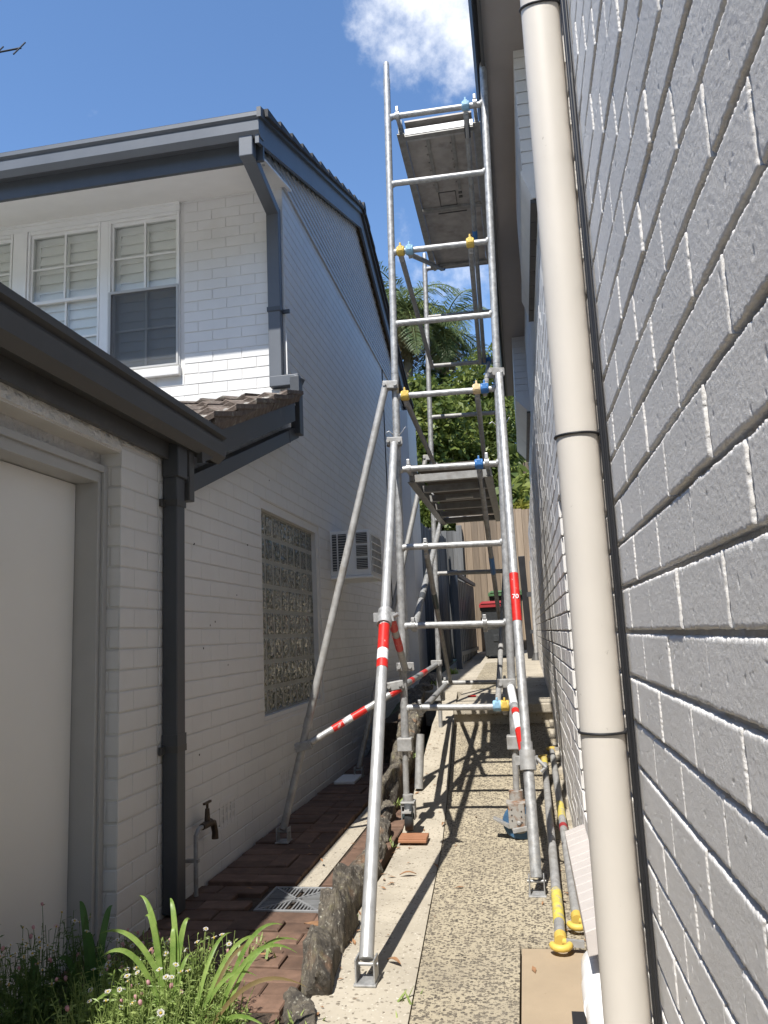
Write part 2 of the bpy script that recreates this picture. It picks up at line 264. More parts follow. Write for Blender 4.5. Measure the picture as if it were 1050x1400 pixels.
def rock_mat():
    m, t, b, pos, o = base_mat('rock')
    p2 = vec_scaled(t, pos, (1.4, 1.4, 0.8))
    n = N(t, 'ShaderNodeTexNoise'); setin(n, Scale=11.0, Detail=12.0, Roughness=0.75); t.links.new(p2, n.inputs['Vector'])
    r = N(t, 'ShaderNodeValToRGB'); cr = r.color_ramp
    cr.elements[0].position = 0.30; cr.elements[0].color = (0.035, 0.030, 0.026, 1)
    cr.elements[1].position = 0.72; cr.elements[1].color = (0.40, 0.37, 0.30, 1)
    for p, c in ((0.46, (0.070, 0.060, 0.048, 1)), (0.56, (0.14, 0.12, 0.092, 1)), (0.64, (0.17, 0.155, 0.085, 1))):
        el = cr.elements.new(p); el.color = c
    t.links.new(n.outputs['Fac'], r.inputs['Fac'])
    n2 = N(t, 'ShaderNodeTexNoise'); setin(n2, Scale=5.0, Detail=4.0); t.links.new(pos, n2.inputs['Vector'])
    mr = N(t, 'ShaderNodeMapRange'); mr.inputs['From Min'].default_value = 0.6; mr.inputs['From Max'].default_value = 0.72; mr.inputs['To Max'].default_value = 0.55
    t.links.new(n2.outputs['Fac'], mr.inputs['Value'])
    mx = N(t, 'ShaderNodeMixRGB'); mx.inputs['Color2'].default_value = (0.30, 0.15, 0.07, 1)
    t.links.new(mr.outputs['Result'], mx.inputs['Fac']); t.links.new(r.outputs['Color'], mx.inputs['Color1'])
    n3 = N(t, 'ShaderNodeTexNoise'); setin(n3, Scale=60.0, Detail=6.0, Roughness=0.7); t.links.new(pos, n3.inputs['Vector'])
    m3 = N(t, 'ShaderNodeMapRange'); m3.inputs['From Min'].default_value = 0.58; m3.inputs['From Max'].default_value = 0.66; m3.inputs['To Max'].default_value = 0.75; t.links.new(n3.outputs['Fac'], m3.inputs['Value'])
    mx3 = N(t, 'ShaderNodeMixRGB'); mx3.inputs['Color2'].default_value = (0.42, 0.40, 0.33, 1); t.links.new(m3.outputs['Result'], mx3.inputs['Fac']); t.links.new(mx.outputs['Color'], mx3.inputs['Color1'])
    t.links.new(mx3.outputs['Color'], b.inputs['Base Color']); b.inputs['Roughness'].default_value = 0.9
    bp = N(t, 'ShaderNodeBump'); bp.inputs['Strength'].default_value = 0.9; bp.inputs['Distance'].default_value = 0.02
    t.links.new(n.outputs['Fac'], bp.inputs['Height']); t.links.new(bp.outputs['Normal'], b.inputs['Normal'])
rock_mat()

# ------------------------------------------------------------------ mesh helpers
ORG = {}
def root(name, label, cat, loc=(0, 0, 0), group=None):
    o = bpy.data.objects.new(name, None); COL.objects.link(o); o.location = loc; o.empty_display_size = 0.1
    o['label'] = label; o['category'] = cat
    if group: o['group'] = group
    ORG[o.name] = Vector(loc); return o
def tag(o, label=None, cat=None, group=None, kind=None):
    for k, v in (('label', label), ('category', cat), ('group', group), ('kind', kind)):
        if v: o[k] = v
    return o
class MB:
    def __init__(s): s.v = []; s.f = []; s.sm = []; s.mi = []
    def add(s, vs, fs, smooth=False, mi=0):
        k = len(s.v); s.v.extend([tuple(v) for v in vs])
        for f in fs: s.f.append([i + k for i in f]); s.sm.append(smooth); s.mi.append(mi)
        return s
    def box(s, x0, x1, y0, y1, z0, z1, mi=0):
        return s.add([(x0, y0, z0), (x1, y0, z0), (x1, y1, z0), (x0, y1, z0), (x0, y0, z1), (x1, y0, z1), (x1, y1, z1), (x0, y1, z1)],
                     [(0, 3, 2, 1), (4, 5, 6, 7), (0, 1, 5, 4), (1, 2, 6, 5), (2, 3, 7, 6), (3, 0, 4, 7)], mi=mi)
    def bar(s, a, b, w, h, upv=(0, 0, 1), mi=0):
        """rectangular bar from a to b, w across, h along upv"""
        a = Vector(a); b = Vector(b); d = (b - a).normalized(); upv = Vector(upv)
        sx = d.cross(upv)
        if sx.length < 1e-4: sx = d.cross(Vector((1, 0, 0)))
        sx.normalize(); uz = sx.cross(d).normalized()
        vs = []
        for p in (a, b):
            for i, j in ((-1, -1), (1, -1), (1, 1), (-1, 1)): vs.append(p + sx * (w / 2 * i) + uz * (h / 2 * j))
        return s.add(vs, [(3, 2, 1, 0), (4, 5, 6, 7), (0, 1, 5, 4), (1, 2, 6, 5), (2, 3, 7, 6), (3, 0, 4, 7)], mi=mi)
    def prism(s, poly, ext, mi=0):
        """planar polygon extruded by vector ext"""
        n = len(poly); ext = Vector(ext); vs = [Vector(p) for p in poly] + [Vector(p) + ext for p in poly]
        fs = [list(range(n))[::-1], list(range(n, 2 * n))] + [(i, (i + 1) % n, n + (i + 1) % n, n + i) for i in range(n)]
        return s.add(vs, fs, mi=mi)
    def tube(s, pts, r, n=12, caps=True, smooth=True, mi=0):
        pts = [Vector(p) for p in pts]; rs = r if isinstance(r, (list, tuple)) else [r] * len(pts)
        rings = []; ref = None
        for i, p in enumerate(pts):
            d = (pts[min(i + 1, len(pts) - 1)] - pts[max(i - 1, 0)]).normalized()
            if ref is None: ref = d.orthogonal().normalized()
            ref = (ref - d * ref.dot(d)).normalized(); b = d.cross(ref)
            rings.append([p + (ref * math.cos(2 * math.pi * k / n) + b * math.sin(2 * math.pi * k / n)) * rs[i] for k in range(n)])
        vs = [v for rg in rings for v in rg]; fs = []
        for i in range(len(pts) - 1):
            for k in range(n): fs.append((i * n + k, i * n + (k + 1) % n, (i + 1) * n + (k + 1) % n, (i + 1) * n + k))
        s.add(vs, fs, smooth, mi)
        if caps:
            s.add(rings[0], [list(range(n))[::-1]], False, mi); s.add(rings[-1], [list(range(n))], False, mi)
        return s
    def build(s, name, m, parent=None, kind=None, bevel=0.0, origin=None):
        me = bpy.data.meshes.new(name)
        off = Vector(origin) if origin is not None else (ORG.get(parent.name, Vector()) if parent else Vector())
        me.from_pydata([(v[0] - off.x, v[1] - off.y, v[2] - off.z) for v in s.v], [], s.f)
        me.polygons.foreach_set('use_smooth', s.sm)
        ms = m if isinstance(m, (list, tuple)) else [m]
        for x in ms: me.materials.append(MATS[x])
        if len(ms) > 1: me.polygons.foreach_set('material_index', s.mi)
        me.update()
        o = bpy.data.objects.new(name, me); COL.objects.link(o)
        if parent: o.parent = parent
        if origin is not None: o.location = off - (ORG.get(parent.name, Vector()) if parent else Vector())
        ORG[o.name] = off.copy()
        if kind: o['kind'] = kind
        if bevel:
            bm = o.modifiers.new('bevel', 'BEVEL'); bm.width = bevel; bm.segments = 2; bm.limit_method = 'ANGLE'
        return o
def inst(name, me, parent, loc, rz=0.0, scale=(1, 1, 1), rot=None):
    """object sharing mesh data; loc in world coordinates"""
    o = bpy.data.objects.new(name, me); COL.objects.link(o); o.parent = parent
    o.location = Vector(loc) - ORG.get(parent.name, Vector())
    o.rotation_euler = rot if rot else (0, 0, rz); o.scale = scale
    return o
def mesh_only(mb, name, m):
    me = bpy.data.meshes.new(name); me.from_pydata(mb.v, [], mb.f); me.polygons.foreach_set('use_smooth', mb.sm)
    ms = m if isinstance(m, (list, tuple)) else [m]
    for x in ms: me.materials.append(MATS[x])
    if len(ms) > 1: me.polygons.foreach_set('material_index', mb.mi)
    me.update(); return me

def in_view(p):
    d = Vector(p); zc = d.dot(fwd)
    if zc < 0.1: return None
    x = 525 + 1050 * d.dot(rt) / zc; y = 700 - 1050 * d.dot(up) / zc
    return x, y, zc

# bricks: local x along the wall, y outward, z up; full size 230 x 76.5 with the face at y = D
BL, BH = 0.230, 0.0765
def brick_lo(name, m, D, bev=0.004, jit=0.0012, rnd=None):
    rnd = rnd or random; mb = MB()
    def ring(y, ins):
        return [(sx * (BL / 2 - ins) + rnd.uniform(-jit, jit), y, sz * (BH / 2 - ins) + rnd.uniform(-jit, jit)) for sx, sz in ((-1, -1), (1, -1), (1, 1), (-1, 1))]
    vs = ring(0, 0) + ring(D - bev, 0) + ring(D, bev)
    fs = [(8, 11, 10, 9)]
    for a, b in ((0, 4), (4, 8)): fs += [(a + (k + 1) % 4, a + k, b + k, b + (k + 1) % 4) for k in range(4)]
    mb.add(vs, fs); return mesh_only(mb, name, m)
def brick_hi(name, m, D, seed, bev=0.0042, amp=0.00022, nx=150, nz=50):
    mb = MB(); vs = []
    def warp(t): return 0.5 - 0.5 * math.cos(math.pi * t) if False else t
    xs = [0, 0.003, 0.009, 0.02] + [0.02 + 0.96 * i / (nx - 7) for i in range(1, nx - 7)] + [0.98, 0.991, 0.997, 1.0]
    zs = [0, 0.01, 0.027, 0.06] + [0.06 + 0.88 * i / (nz - 7) for i in range(1, nz - 7)] + [0.94, 0.973, 0.99, 1.0]
    off = Vector((seed * 3.7, seed * 1.3, 0))
    for z in zs:
        for x in xs:
            px, pz = (x - 0.5) * BL, (z - 0.5) * BH
            ex, ez = BL / 2 - abs(px), BH / 2 - abs(pz)
            rag = 0.0018 * noise.noise(Vector((px * 90, pz * 90, seed))) + 0.0022 * noise.noise(Vector((px * 240, pz * 240, seed)))
            d = max(0.0, min(min(ex, ez), 0.7 * math.hypot(ex, ez)) + rag * (1 if min(ex, ez) > 0.0005 else 0))
            q = min(1.0, d / bev)
            y = D - bev * 0.8 * (1 - math.sqrt(max(0, 1 - (1 - q) ** 2)))
            y += amp * noise.noise(Vector((px * 28, pz * 28, 0)) + off) + 0.00020 * noise.noise(Vector((px * 130, pz * 130, 0)) + off) + 0.00024 * noise.noise(Vector((px * 270, pz * 270, 5)) + off)
            pit = noise.noise(Vector((px * 75, pz * 75, 11)) + off)
            if pit > .52: y -= 0.0014 * (pit - .52) / .3
            jx = 0.0015 * noise.noise(Vector((pz * 60, seed, 3))) if ex < 0.001 else 0
            jz = (0.0016 * noise.noise(Vector((px * 40, seed, 7 + pz * 100))) + 0.0014 * noise.noise(Vector((px * 230, seed, 9 + pz * 100)))) if ez < 0.001 else 0
            vs.append((px + jx, y, pz + jz))
    w = len(xs); h = len(zs); fs = []
    for j in range(h - 1):
        for i in range(w - 1): fs.append((j * w + i, (j + 1) * w + i, (j + 1) * w + i + 1, j * w + i + 1))
    mb.add(vs, fs, True)
    rim = [i for i in range(w)] + [j * w + w - 1 for j in range(1, h)] + [(h - 1) * w + i for i in range(w - 2, -1, -1)] + [j * w for j in range(h - 2, 0, -1)]
    bvs = [(vs[i][0], -0.004, vs[i][2]) for i in rim]
    k = len(rim); fv = [vs[i] for i in rim] + bvs
    mb.add(fv, [((i + 1) % k, i, k + i, k + (i + 1) % k) for i in range(k)], True)
    return mesh_only(mb, name, m)

def courses(z0, z1, pitch, zref):
    k = math.floor((z0 - zref) / pitch); res = []
    while zref + k * pitch < z1 - 0.02:
        a = zref + k * pitch; b = a + pitch
        if b > z0 + 0.02: res.append((k, a, b))
        k += 1
    return res
def wall_bricks(n, plane, a0, a1, z0, z1, pitch=0.0865, zref=0.0, blen=0.24, phase=0.0, openings=(), top=None, seed=1, gap=0.010, bed=0.010):
    """list of bricks (centre, outward normal, length) of a stretcher-bond wall; a = coordinate along the wall (Y for walls facing +-X, X for walls facing +-Y)"""
    rnd = random.Random(seed); res = []
    for k, za, zb in courses(z0, z1, pitch, zref):
        zc = (za + zb) / 2
        spans = [(a0, a1 if top is None else a1)]
        for (o0, o1, p0, p1) in openings:
            if p0 < zc < p1:
                ns = []
                for s0, s1 in spans:
                    if o1 <= s0 or o0 >= s1: ns.append((s0, s1)); continue
                    if o0 > s0: ns.append((s0, o0))
                    if o1 < s1: ns.append((o1, s1))
                spans = ns
        ph = phase + (blen / 2 if k % 2 else 0)
        for s0, s1 in spans:
            i = math.floor((s0 - ph) / blen)
            while ph + i * blen < s1:
                c0 = max(s0, ph + i * blen); c1 = min(s1, ph + (i + 1) * blen); i += 1
                if c1 - c0 < 0.035: continue
                ac = (c0 + c1) / 2
                if top is not None and zb > top(ac) + 0.03: continue
                if abs(n[0]) > 0.5: c = Vector((plane, ac, zc))
                else: c = Vector((ac, plane, zc))
                res.append((c, n, c1 - c0 - gap, (pitch - bed) / BH, rnd.random()))
    return res
def emit_bricks(parent, lst, meshes_near, meshes_far, D, limit=300, near=2.6, joined_mat='left_paint', minpx=9.0, jit=0.0008):
    """largest-in-view bricks become objects of their own, the rest one joined part"""
    scored = []
    for b in lst:
        v = in_view(b[0]); sc = 0
        if v and -60 < v[0] < 1260 and -260 < v[1] < 1640:
            view = (-b[0]).normalized(); f = abs(view.dot(Vector(b[1])))
            sc = 1050 * b[2] / v[2] * max(f, 0.02) * 1050 * 0.08 / v[2]
        scored.append((sc, b))
    scored.sort(key=lambda t: -t[0])
    mb = MB(); cnt = 0
    for sc, b in scored:
        c, n, L, sh, rv = b
        rz = math.atan2(n[1], n[0]) - math.pi / 2
        p = c - Vector(n) * (D + (rv - 0.5) * jit * 2)
        if sc > 60 and cnt < limit:
            pool = meshes_near if (meshes_near and c.length < near) else meshes_far
            inst('brick', pool[int(rv * 997) % len(pool)], parent, p, rz + (rv - 0.5) * 0.004, (L / BL, 1, sh)); cnt += 1
        else:
            cs, sn = math.cos(rz), math.sin(rz); hx = L / 2; hz = BH * sh / 2; bv = 0.004
            def T(x, y, z): return (p.x + cs * x - sn * y, p.y + sn * x + cs * y, p.z + z)
            vs = [T(a * hx, 0, q * hz) for a, q in ((-1, -1), (1, -1), (1, 1), (-1, 1))] + [T(a * hx, D - bv, q * hz) for a, q in ((-1, -1), (1, -1), (1, 1), (-1, 1))] + \
                 [T(a * (hx - bv), D, q * (hz - bv)) for a, q in ((-1, -1), (1, -1), (1, 1), (-1, 1))]
            fs = [(8, 11, 10, 9)]
            for a_, b_ in ((0, 4), (4, 8)): fs += [(a_ + (k + 1) % 4, a_ + k, b_ + k, b_ + (k + 1) % 4) for k in range(4)]
            mb.add(vs, fs)
    if mb.f: mb.build('brick_courses', joined_mat, parent, kind='stuff')
    return cnt
def slab(mb, n_axis, p0, p1, a0, a1, z0, z1, openings=()):
    """wall slab between p0 and p1 along n_axis with rectangular openings (a0,a1,z0,z1)"""
    A = sorted({a0, a1, *[max(a0, min(a1, v)) for o in openings for v in o[:2]]})
    Z = sorted({z0, z1, *[max(z0, min(z1, v)) for o in openings for v in o[2:]]})
    for i in range(len(A) - 1):
        for j in range(len(Z) - 1):
            ca, cz = (A[i] + A[i + 1]) / 2, (Z[j] + Z[j + 1]) / 2
            if any(o[0] < ca < o[1] and o[2] < cz < o[3] for o in openings): continue
            if n_axis == 'x': mb.box(p0, p1, A[i], A[i + 1], Z[j], Z[j + 1])
            else: mb.box(A[i], A[i + 1], p0, p1, Z[j], Z[j + 1])
# ================================================================== ground, paths
def prof(y):
    """level of the concrete path: flat near the camera, a ramp, one step, then nearly flat"""
    if y < 4.8: return -1.2 + 0.004 * (y - 2.8)
    if y < 7.2: return -1.192 + 0.152 * (y - 4.8)
    return -0.66 + 0.034 * (y - 7.2)
STEP = 7.2
mb = MB()
ys = [-60, -20, -8, -3, 0, 2, 4, 6, 7, 7.6, 8.5, 10, 12, 14, 16, 18, 24, 40, 90, 250, 700]
xs = [-400, -90, -30, -12, -6, -3.4, -1.9, -1.0, 0.0, 1.5, 6, 20, 90, 400]
def gz(x, y):
    if y < 7: return -1.42
    if y < 9: return -1.42 + 0.25 * (y - 7)
    return -0.92 + (0.06 * (y - 9) if y < 18 else 0.54)
mb.add([(x, y, gz(x, y)) for y in ys for x in xs],
       [(j * len(xs) + i, j * len(xs) + i + 1, (j + 1) * len(xs) + i + 1, (j + 1) * len(xs) + i) for j in range(len(ys) - 1) for i in range(len(xs) - 1)])
tag(mb.build('ground', 'ground'), kind='structure')

def prof_left(y): return prof(y) if y < 4.8 else min(-1.192 + 0.159 * (y - 4.8), prof(max(y, 7.3)))
def strip(name, m, xa, xb, y0, y1, dy=0.3, lift=0.0, wav=0.0, seed=0, pf=None):
    """path strip following the profile; xa, xb functions of y"""
    mb = MB(); rnd = random.Random(seed); n = max(1, int((y1 - y0) / dy)); top = []; m_ = 3
    for i in range(n + 1):
        y = y0 + (y1 - y0) * i / n; a = xa(y); b = xb(y); row = []
        for k in range(m_ + 1):
            x = a + (b - a) * k / m_
            if k == 0: x += wav * noise.noise(Vector((y * 3, seed, k)))
            row.append((x, y, (pf or prof)(min(y, y1 - 1e-4)) + lift + 0.004 * noise.noise(Vector((x * 2.5, y * 2.5, seed)))))
        top.append(row)
    vs = []; fs = []
    for row in top: vs += row + [(row[-1][0], row[-1][1], row[-1][2] - 0.35), (row[0][0], row[0][1], row[0][2] - 0.35)]
    w = m_ + 3
    for i in range(n):
        for k in range(w): fs.append((i * w + k, i * w + (k + 1) % w, (i + 1) * w + (k + 1) % w, (i + 1) * w + k))
    fs.append(list(range(w))[::-1]); fs.append([n * w + k for k in range(w)])
    mb.add(vs, fs)
    return tag(mb.build(name, m), kind='structure')
def agg_edge(y): return -0.44 - 0.052 * (y - 2.6)
def kerb_edge(y): return -0.80 - 0.03 * max(0, y - 4.5)
strip('path', 'concrete', kerb_edge, lambda y: agg_edge(y) - 0.006, -2.0, 8.42, wav=0.02, seed=3, pf=prof_left)
strip('path', 'aggregate', agg_edge, lambda y: -0.10, -2.0, 3.20, lift=0.003, seed=4)
strip('path', 'aggregate', agg_edge, lambda y: 0.24, 3.20, STEP, lift=0.003, seed=5)
strip('path', 'tan_slab', lambda y: -0.093, lambda y: 0.24, -2.0, 3.185, lift=0.004, seed=6)
strip('path', 'concrete', lambda y: agg_edge(STEP) - .004, lambda y: 0.24, STEP, 8.42, dy=0.4, lift=0.002, seed=7)
strip('path', 'concrete', lambda y: -1.15, lambda y: 0.24, 8.42, 15.4, dy=0.5, lift=0.002, wav=0.015, seed=7)
strip('path', 'aggregate', lambda y: -0.62, lambda y: -0.12, 8.6, 12.4, dy=0.5, lift=0.007, seed=8)
# nosing of the step
mb = MB(); mb.box(agg_edge(STEP) - .002, 0.235, STEP - 0.05, STEP + 0.16, prof(7.3) - 0.075, prof(7.3) + 0.009)
tag(mb.build('step', 'concrete', bevel=0.012), kind='structure')

# left brick-paved path: one bed with pavers as its parts
bed = MB(); bed.box(-1.70, -0.86, -1.0, 12.4, -1.40, -1.199)
bed_o = tag(bed.build('brick_path', 'soil'), kind='structure')
mb = MB(); mb.box(-1.185, -1.075, 3.86, 12.0, -1.30, -1.190)
tag(mb.build('path', 'concrete'), kind='structure')
def paver_mesh(name, seed):
    rnd = random.Random(seed); mb = MB(); a, b, h, v = 0.113, 0.055, 0.05, 0.005
    def ring(z, ins): return [(sx * (a - ins) + rnd.uniform(-.0015, .0015), sy * (b - ins) + rnd.uniform(-.0015, .0015), z + rnd.uniform(-.001, .001)) for sx, sy in ((-1, -1), (1, -1), (1, 1), (-1, 1))]
    vs = ring(-h, 0) + ring(-v, 0) + ring(0, v); fs = [(8, 9, 10, 11)]
    for p, q in ((0, 4), (4, 8)): fs += [(p + k, p + (k + 1) % 4, q + (k + 1) % 4, q + k) for k in range(4)]
    mb.add(vs, fs); return mesh_only(mb, name, 'paver')
PAV = [paver_mesh('paving_brick', i) for i in range(5)]
rnd = random.Random(5)
def lay(x, y, rz, z=-1.178, sx=1):
    inst('paving_brick', rnd.choice(PAV), bed_o, (x, y, z + rnd.uniform(-.005, .005)), rot=(rnd.uniform(-.02, .02), rnd.uniform(-.02, .02), rz + rnd.uniform(-.015, .015)), scale=(sx, 1, 1))
n_p = 0
y = 3.86
while y < 10.6:                                         # raised walk beside the wall, basket of crosswise and lengthwise pavers
    k = int(round((y - 3.86) / 0.232))
    if k % 2 == 0:
        for j in range(2): lay(-1.53, y + 0.058 + 0.116 * j, 0, -1.165); lay(-1.305, y + 0.058 + 0.116 * j, 0, -1.165)
    else:
        for j in range(2): lay(-1.53, y + 0.058 + 0.116 * j, 0, -1.165)
        for j in range(2): lay(-1.363 + 0.116 * j, y + 0.116, math.pi / 2, -1.165)
    y += 0.232
y = 3.88
while y < 6.6: lay(-1.005, y + 0.116, math.pi / 2, -1.185); lay(-0.89, y + 0.09, math.pi / 2, -1.185); y += 0.234
y = 1.956; r_ = 0
while y < 3.84:                                         # near patch round the drain grate
    for i in range(5):
        x = -1.66 + 0.2295 * i + (0.115 if r_ % 2 else 0)
        if x > -0.79 or (-1.375 < x < -0.86 and 3.45 < y < 3.84): continue
        lay(x if x < -0.875 else x - .056, y, 0, sx=1 if x < -0.875 else .5)
    y += 0.1135; r_ += 1

# drain grate with bars radiating in four quarters
g = MB(); gx0, gx1, gy0, gy1, gzt = -1.272, -0.968, 3.485, 3.805, -1.173
for a, b in (((gx0, gy0), (gx1, gy0 + .012)), ((gx0, gy1 - .012), (gx1, gy1)), ((gx0, gy0 + .012), (gx0 + .012, gy1 - .012)), ((gx1 - .012, gy0 + .012), (gx1, gy1 - .012))):
    g.box(a[0], b[0], a[1], b[1], gzt - .022, gzt)
grate = g.build('drain_grate', 'grey_metal', bevel=0.002)
tag(grate, 'square grey metal drain grate with diagonal bars set in brick paving', 'drain grate')
cxm, cym = (gx0 + gx1) / 2, (gy0 + gy1) / 2; hw, hh = (gx1 - gx0) / 2 - .012, (gy1 - gy0) / 2 - .012
bars = MB()
for s in (1, -1): bars.bar((cxm - hw, cym - s * hh, gzt - .008), (cxm + hw, cym + s * hh, gzt - .008), .012, .012)
for q in range(-7, 8):
    t = q / 8.0
    if q == 0: continue
    # two quarters with bars along Y, two with bars along X
    yy = abs(t) * hh
    bars.bar((cxm + t * hw, cym + yy, gzt - .009), (cxm + t * hw, cym + hh, gzt - .009), .0065, .011)
    bars.bar((cxm + t * hw, cym - yy, gzt - .009), (cxm + t * hw, cym - hh, gzt - .009), .0065, .011)
    xx = abs(t) * hw
    bars.bar((cxm + xx, cym + t * hh, gzt - .010), (cxm + hw, cym + t * hh, gzt - .010), .0065, .011)
    bars.bar((cxm - xx, cym + t * hh, gzt - .010), (cxm - hw, cym + t * hh, gzt - .010), .0065, .011)
bars.build('grate_bars', 'grey_metal', grate, kind='stuff')
pit = MB(); pit.box(gx0 + .004, gx1 - .004, gy0 + .004, gy1 - .004, -1.215, -1.200); pit.build('sump', 'black', grate)

mb = MB(); mb.box(-1.60, -1.43, 6.30, 6.62, -1.165, -1.140)
tag(mb.build('cover_plate', 'white_trim', bevel=0.006), 'flat pale cover plate lying on the brick walk by the wall', 'plate')

# edging stones between the two paths: upright rough slabs, each a thing
def rock(name, cx, cy, cz, sx, sy, sz, seed, tilt=(0, 0, 0)):
    """broken slab: a sphere cut by random planes, then weathered"""
    import bmesh
    r = random.Random(seed * 17); bm = bmesh.new(); bmesh.ops.create_icosphere(bm, subdivisions=5, radius=1.0)
    off = Vector((seed * 5.1, seed * 2.3, seed)); planes = []
    for k in range(20):
        nrm = Vector((r.gauss(0, 1), r.gauss(0, 1), r.gauss(0, .8))).normalized(); planes.append((nrm, r.uniform(.62, .92)))
    planes += [(Vector((1, r.uniform(-.15, .15), r.uniform(-.25, .02))).normalized(), .52), (Vector((-1, r.uniform(-.2, .2), .1)).normalized(), .66), (Vector((r.uniform(-.3, .3), r.uniform(-.4, .4), 1)).normalized(), .74)]
    for v in bm.verts:
        p = v.co.normalized(); t = 1.0
        for nrm, dd in planes:
            c = p.dot(nrm)
            if c > 1e-3: t = min(t, dd / c)
        q = p * t
        w = 1 + .10 * noise.noise(q * 2.2 + off) + .055 * noise.noise(q * 6 + off) + .022 * noise.noise(Vector((q.x * 22, q.y * 22, q.z * 5)) + off) + .012 * noise.noise(q * 30 + off)
        v.co = Vector((q.x * sx, q.y * sy, q.z * sz)) * (w * 1.3)
    me = bpy.data.meshes.new(name); bm.to_mesh(me); bm.free(); me.materials.append(MATS['rock'])
    o = bpy.data.objects.new(name, me); COL.objects.link(o); o.location = (cx, cy, cz); o.rotation_euler = tilt; return o
ROCKS = [
    (-0.800, 2.620, -1.260, 0.071, 0.130, 0.096, 1, (0.1, -0.1, 0.3), 'small pale boulder at the near end of the stone edging beside the flowers'),
    (-0.800, 2.900, -1.210, 0.071, 0.158, 0.155, 2, (0.0, -0.16, 0.12), 'upright grey slab with a hollow dark face, nearest of the tall edging stones'),
    (-0.820, 3.240, -1.180, 0.067, 0.177, 0.177, 3, (-0.15, -0.10, 0.06), 'tallest rough edging slab with an orange stained top by the drain grate'),
    (-0.860, 3.580, -1.200, 0.059, 0.140, 0.155, 4, (0.1, -0.08, -0.05), 'narrow pointed edging slab just behind the orange stained stone'),
    (-0.860, 3.980, -1.210, 0.076, 0.223, 0.140, 5, (0.05, -0.05, 0.0), 'long dark edging stone behind the drain grate'),
    (-0.900, 4.420, -1.230, 0.071, 0.186, 0.118, 6, (0.0, 0.05, 0.1), 'low mossy edging stone just in front of the castor on the tile'),
    (-0.930, 4.820, -1.190, 0.071, 0.158, 0.110, 7, (0.1, 0.0, 0.2), 'rounded edging stone beside the left front castor'),
    (-0.970, 5.180, -1.200, 0.067, 0.158, 0.125, 8, (0.0, 0.1, 0.0), 'yellowish edging stone past the left front castor'),
    (-0.980, 5.580, -1.090, 0.072, 0.186, 0.175, 9, (0.1, 0.0, -0.1), 'grey edging stone by the short length of pipe'),
    (-1.000, 6.050, -1.020, 0.095, 0.240, 0.200, 10, (0.0, 0.1, 0.1), 'brown layered edging stone beneath the lowest rung'),
    (-1.030, 6.600, -0.960, 0.110, 0.260, 0.200, 11, (0.1, 0.0, 0.0), 'wide brown edging stone below the far end of the tower'),
    (-1.100, 7.150, -0.860, 0.120, 0.260, 0.220, 12, (0.0, 0.1, 0.2), 'dark edging stone at the foot of the far left standard'),
    (-1.150, 7.850, -0.740, 0.140, 0.320, 0.200, 13, (0.0, 0.0, 0.1), 'flat brown boulder beside the step'),
    (-1.180, 8.700, -0.700, 0.150, 0.340, 0.170, 14, (0.0, 0.0, -0.1), 'flat grey boulder beyond the step'),
    (-1.160, 9.700, -0.660, 0.160, 0.400, 0.160, 15, (0.0, 0.0, 0.2), 'last low boulder before the dark side gate'),
]
for (cx, cy, cz, sx, sy, sz, sd_, tl, lb) in ROCKS:
    tag(rock('edging_stone', cx, cy, cz, sx, sy, sz, sd_, tl), lb, 'stone', 'rough stones edging the concrete path')
mb = MB(); mb.box(-1.40, -1.10, 7.3, 15.3, -1.4, -0.80); tag(mb.build('soil_bank', 'soil'), kind='structure')
# ================================================================== left house (two storeys, gable towards the alley)
XL = -1.66; YF = 5.475; YB = 11.3
SL = 0.385                                                # roof pitch
house = root('brick_house', 'white painted two-storey brick house with gabled roof on the left', 'house', (-4.0, 8.0, -1.2))
WINS = [(-3.16, -2.535), (-3.90, -3.235), (-4.66, -4.045), (-5.40, -4.79)]
WZ0, WZ1, WMID = 2.19, 3.52, 2.865
GB = (4.82, 6.30, -0.50, 0.945)
VENTS = [(4.06, 4.29, -0.995, -0.835), (5.10, 5.33, -0.995, -0.835), (7.3, 7.53, -0.995, -0.835)]
ACO = (6.70, 7.22, 0.53, 0.95)
def porch_top(y): return 1.00 + 0.405 * (y - 3.6)
mb = MB()
M_ = 0.0045                                                # bricks stand proud of the mortar bed
slab(mb, 'x', XL - 0.13, XL - M_, 3.345, YF, -1.4, 0.95, [GB])
mb.prism([(XL - 0.13, 3.345, 0.95), (XL - 0.13, YF, 0.95), (XL - 0.13, YF, porch_top(YF)), (XL - 0.13, 3.345, 0.951)], (0.13 - M_, 0, 0))
slab(mb, 'x', XL - 0.13, XL - M_, YF, 12.2, -1.4, 3.60, [GB])
slab(mb, 'y', YF + M_, YF + 0.13, -7.0, XL - 0.13, 0.8, 3.66, [(a, b, WZ0 - 0.005, WZ1) for a, b in WINS])
mb.box(-7.0, XL - 0.13, 11.2, 11.3, -1.4, 3.6); mb.box(-7.0, -6.9, YF + .13, 11.2, -1.4, 3.6)
mb.build('wall', 'left_mortar', house)
gm = MB(); gm.prism([(XL - 0.10, YF, 3.602), (XL - 0.10, YB, 3.602), (XL - 0.10, (YF + YB) / 2, 3.60 + SL * (YB - YF) / 2 - 0.02)], (0.104, 0, 0))
gm.build('gable_wall', 'weatherboard', house)
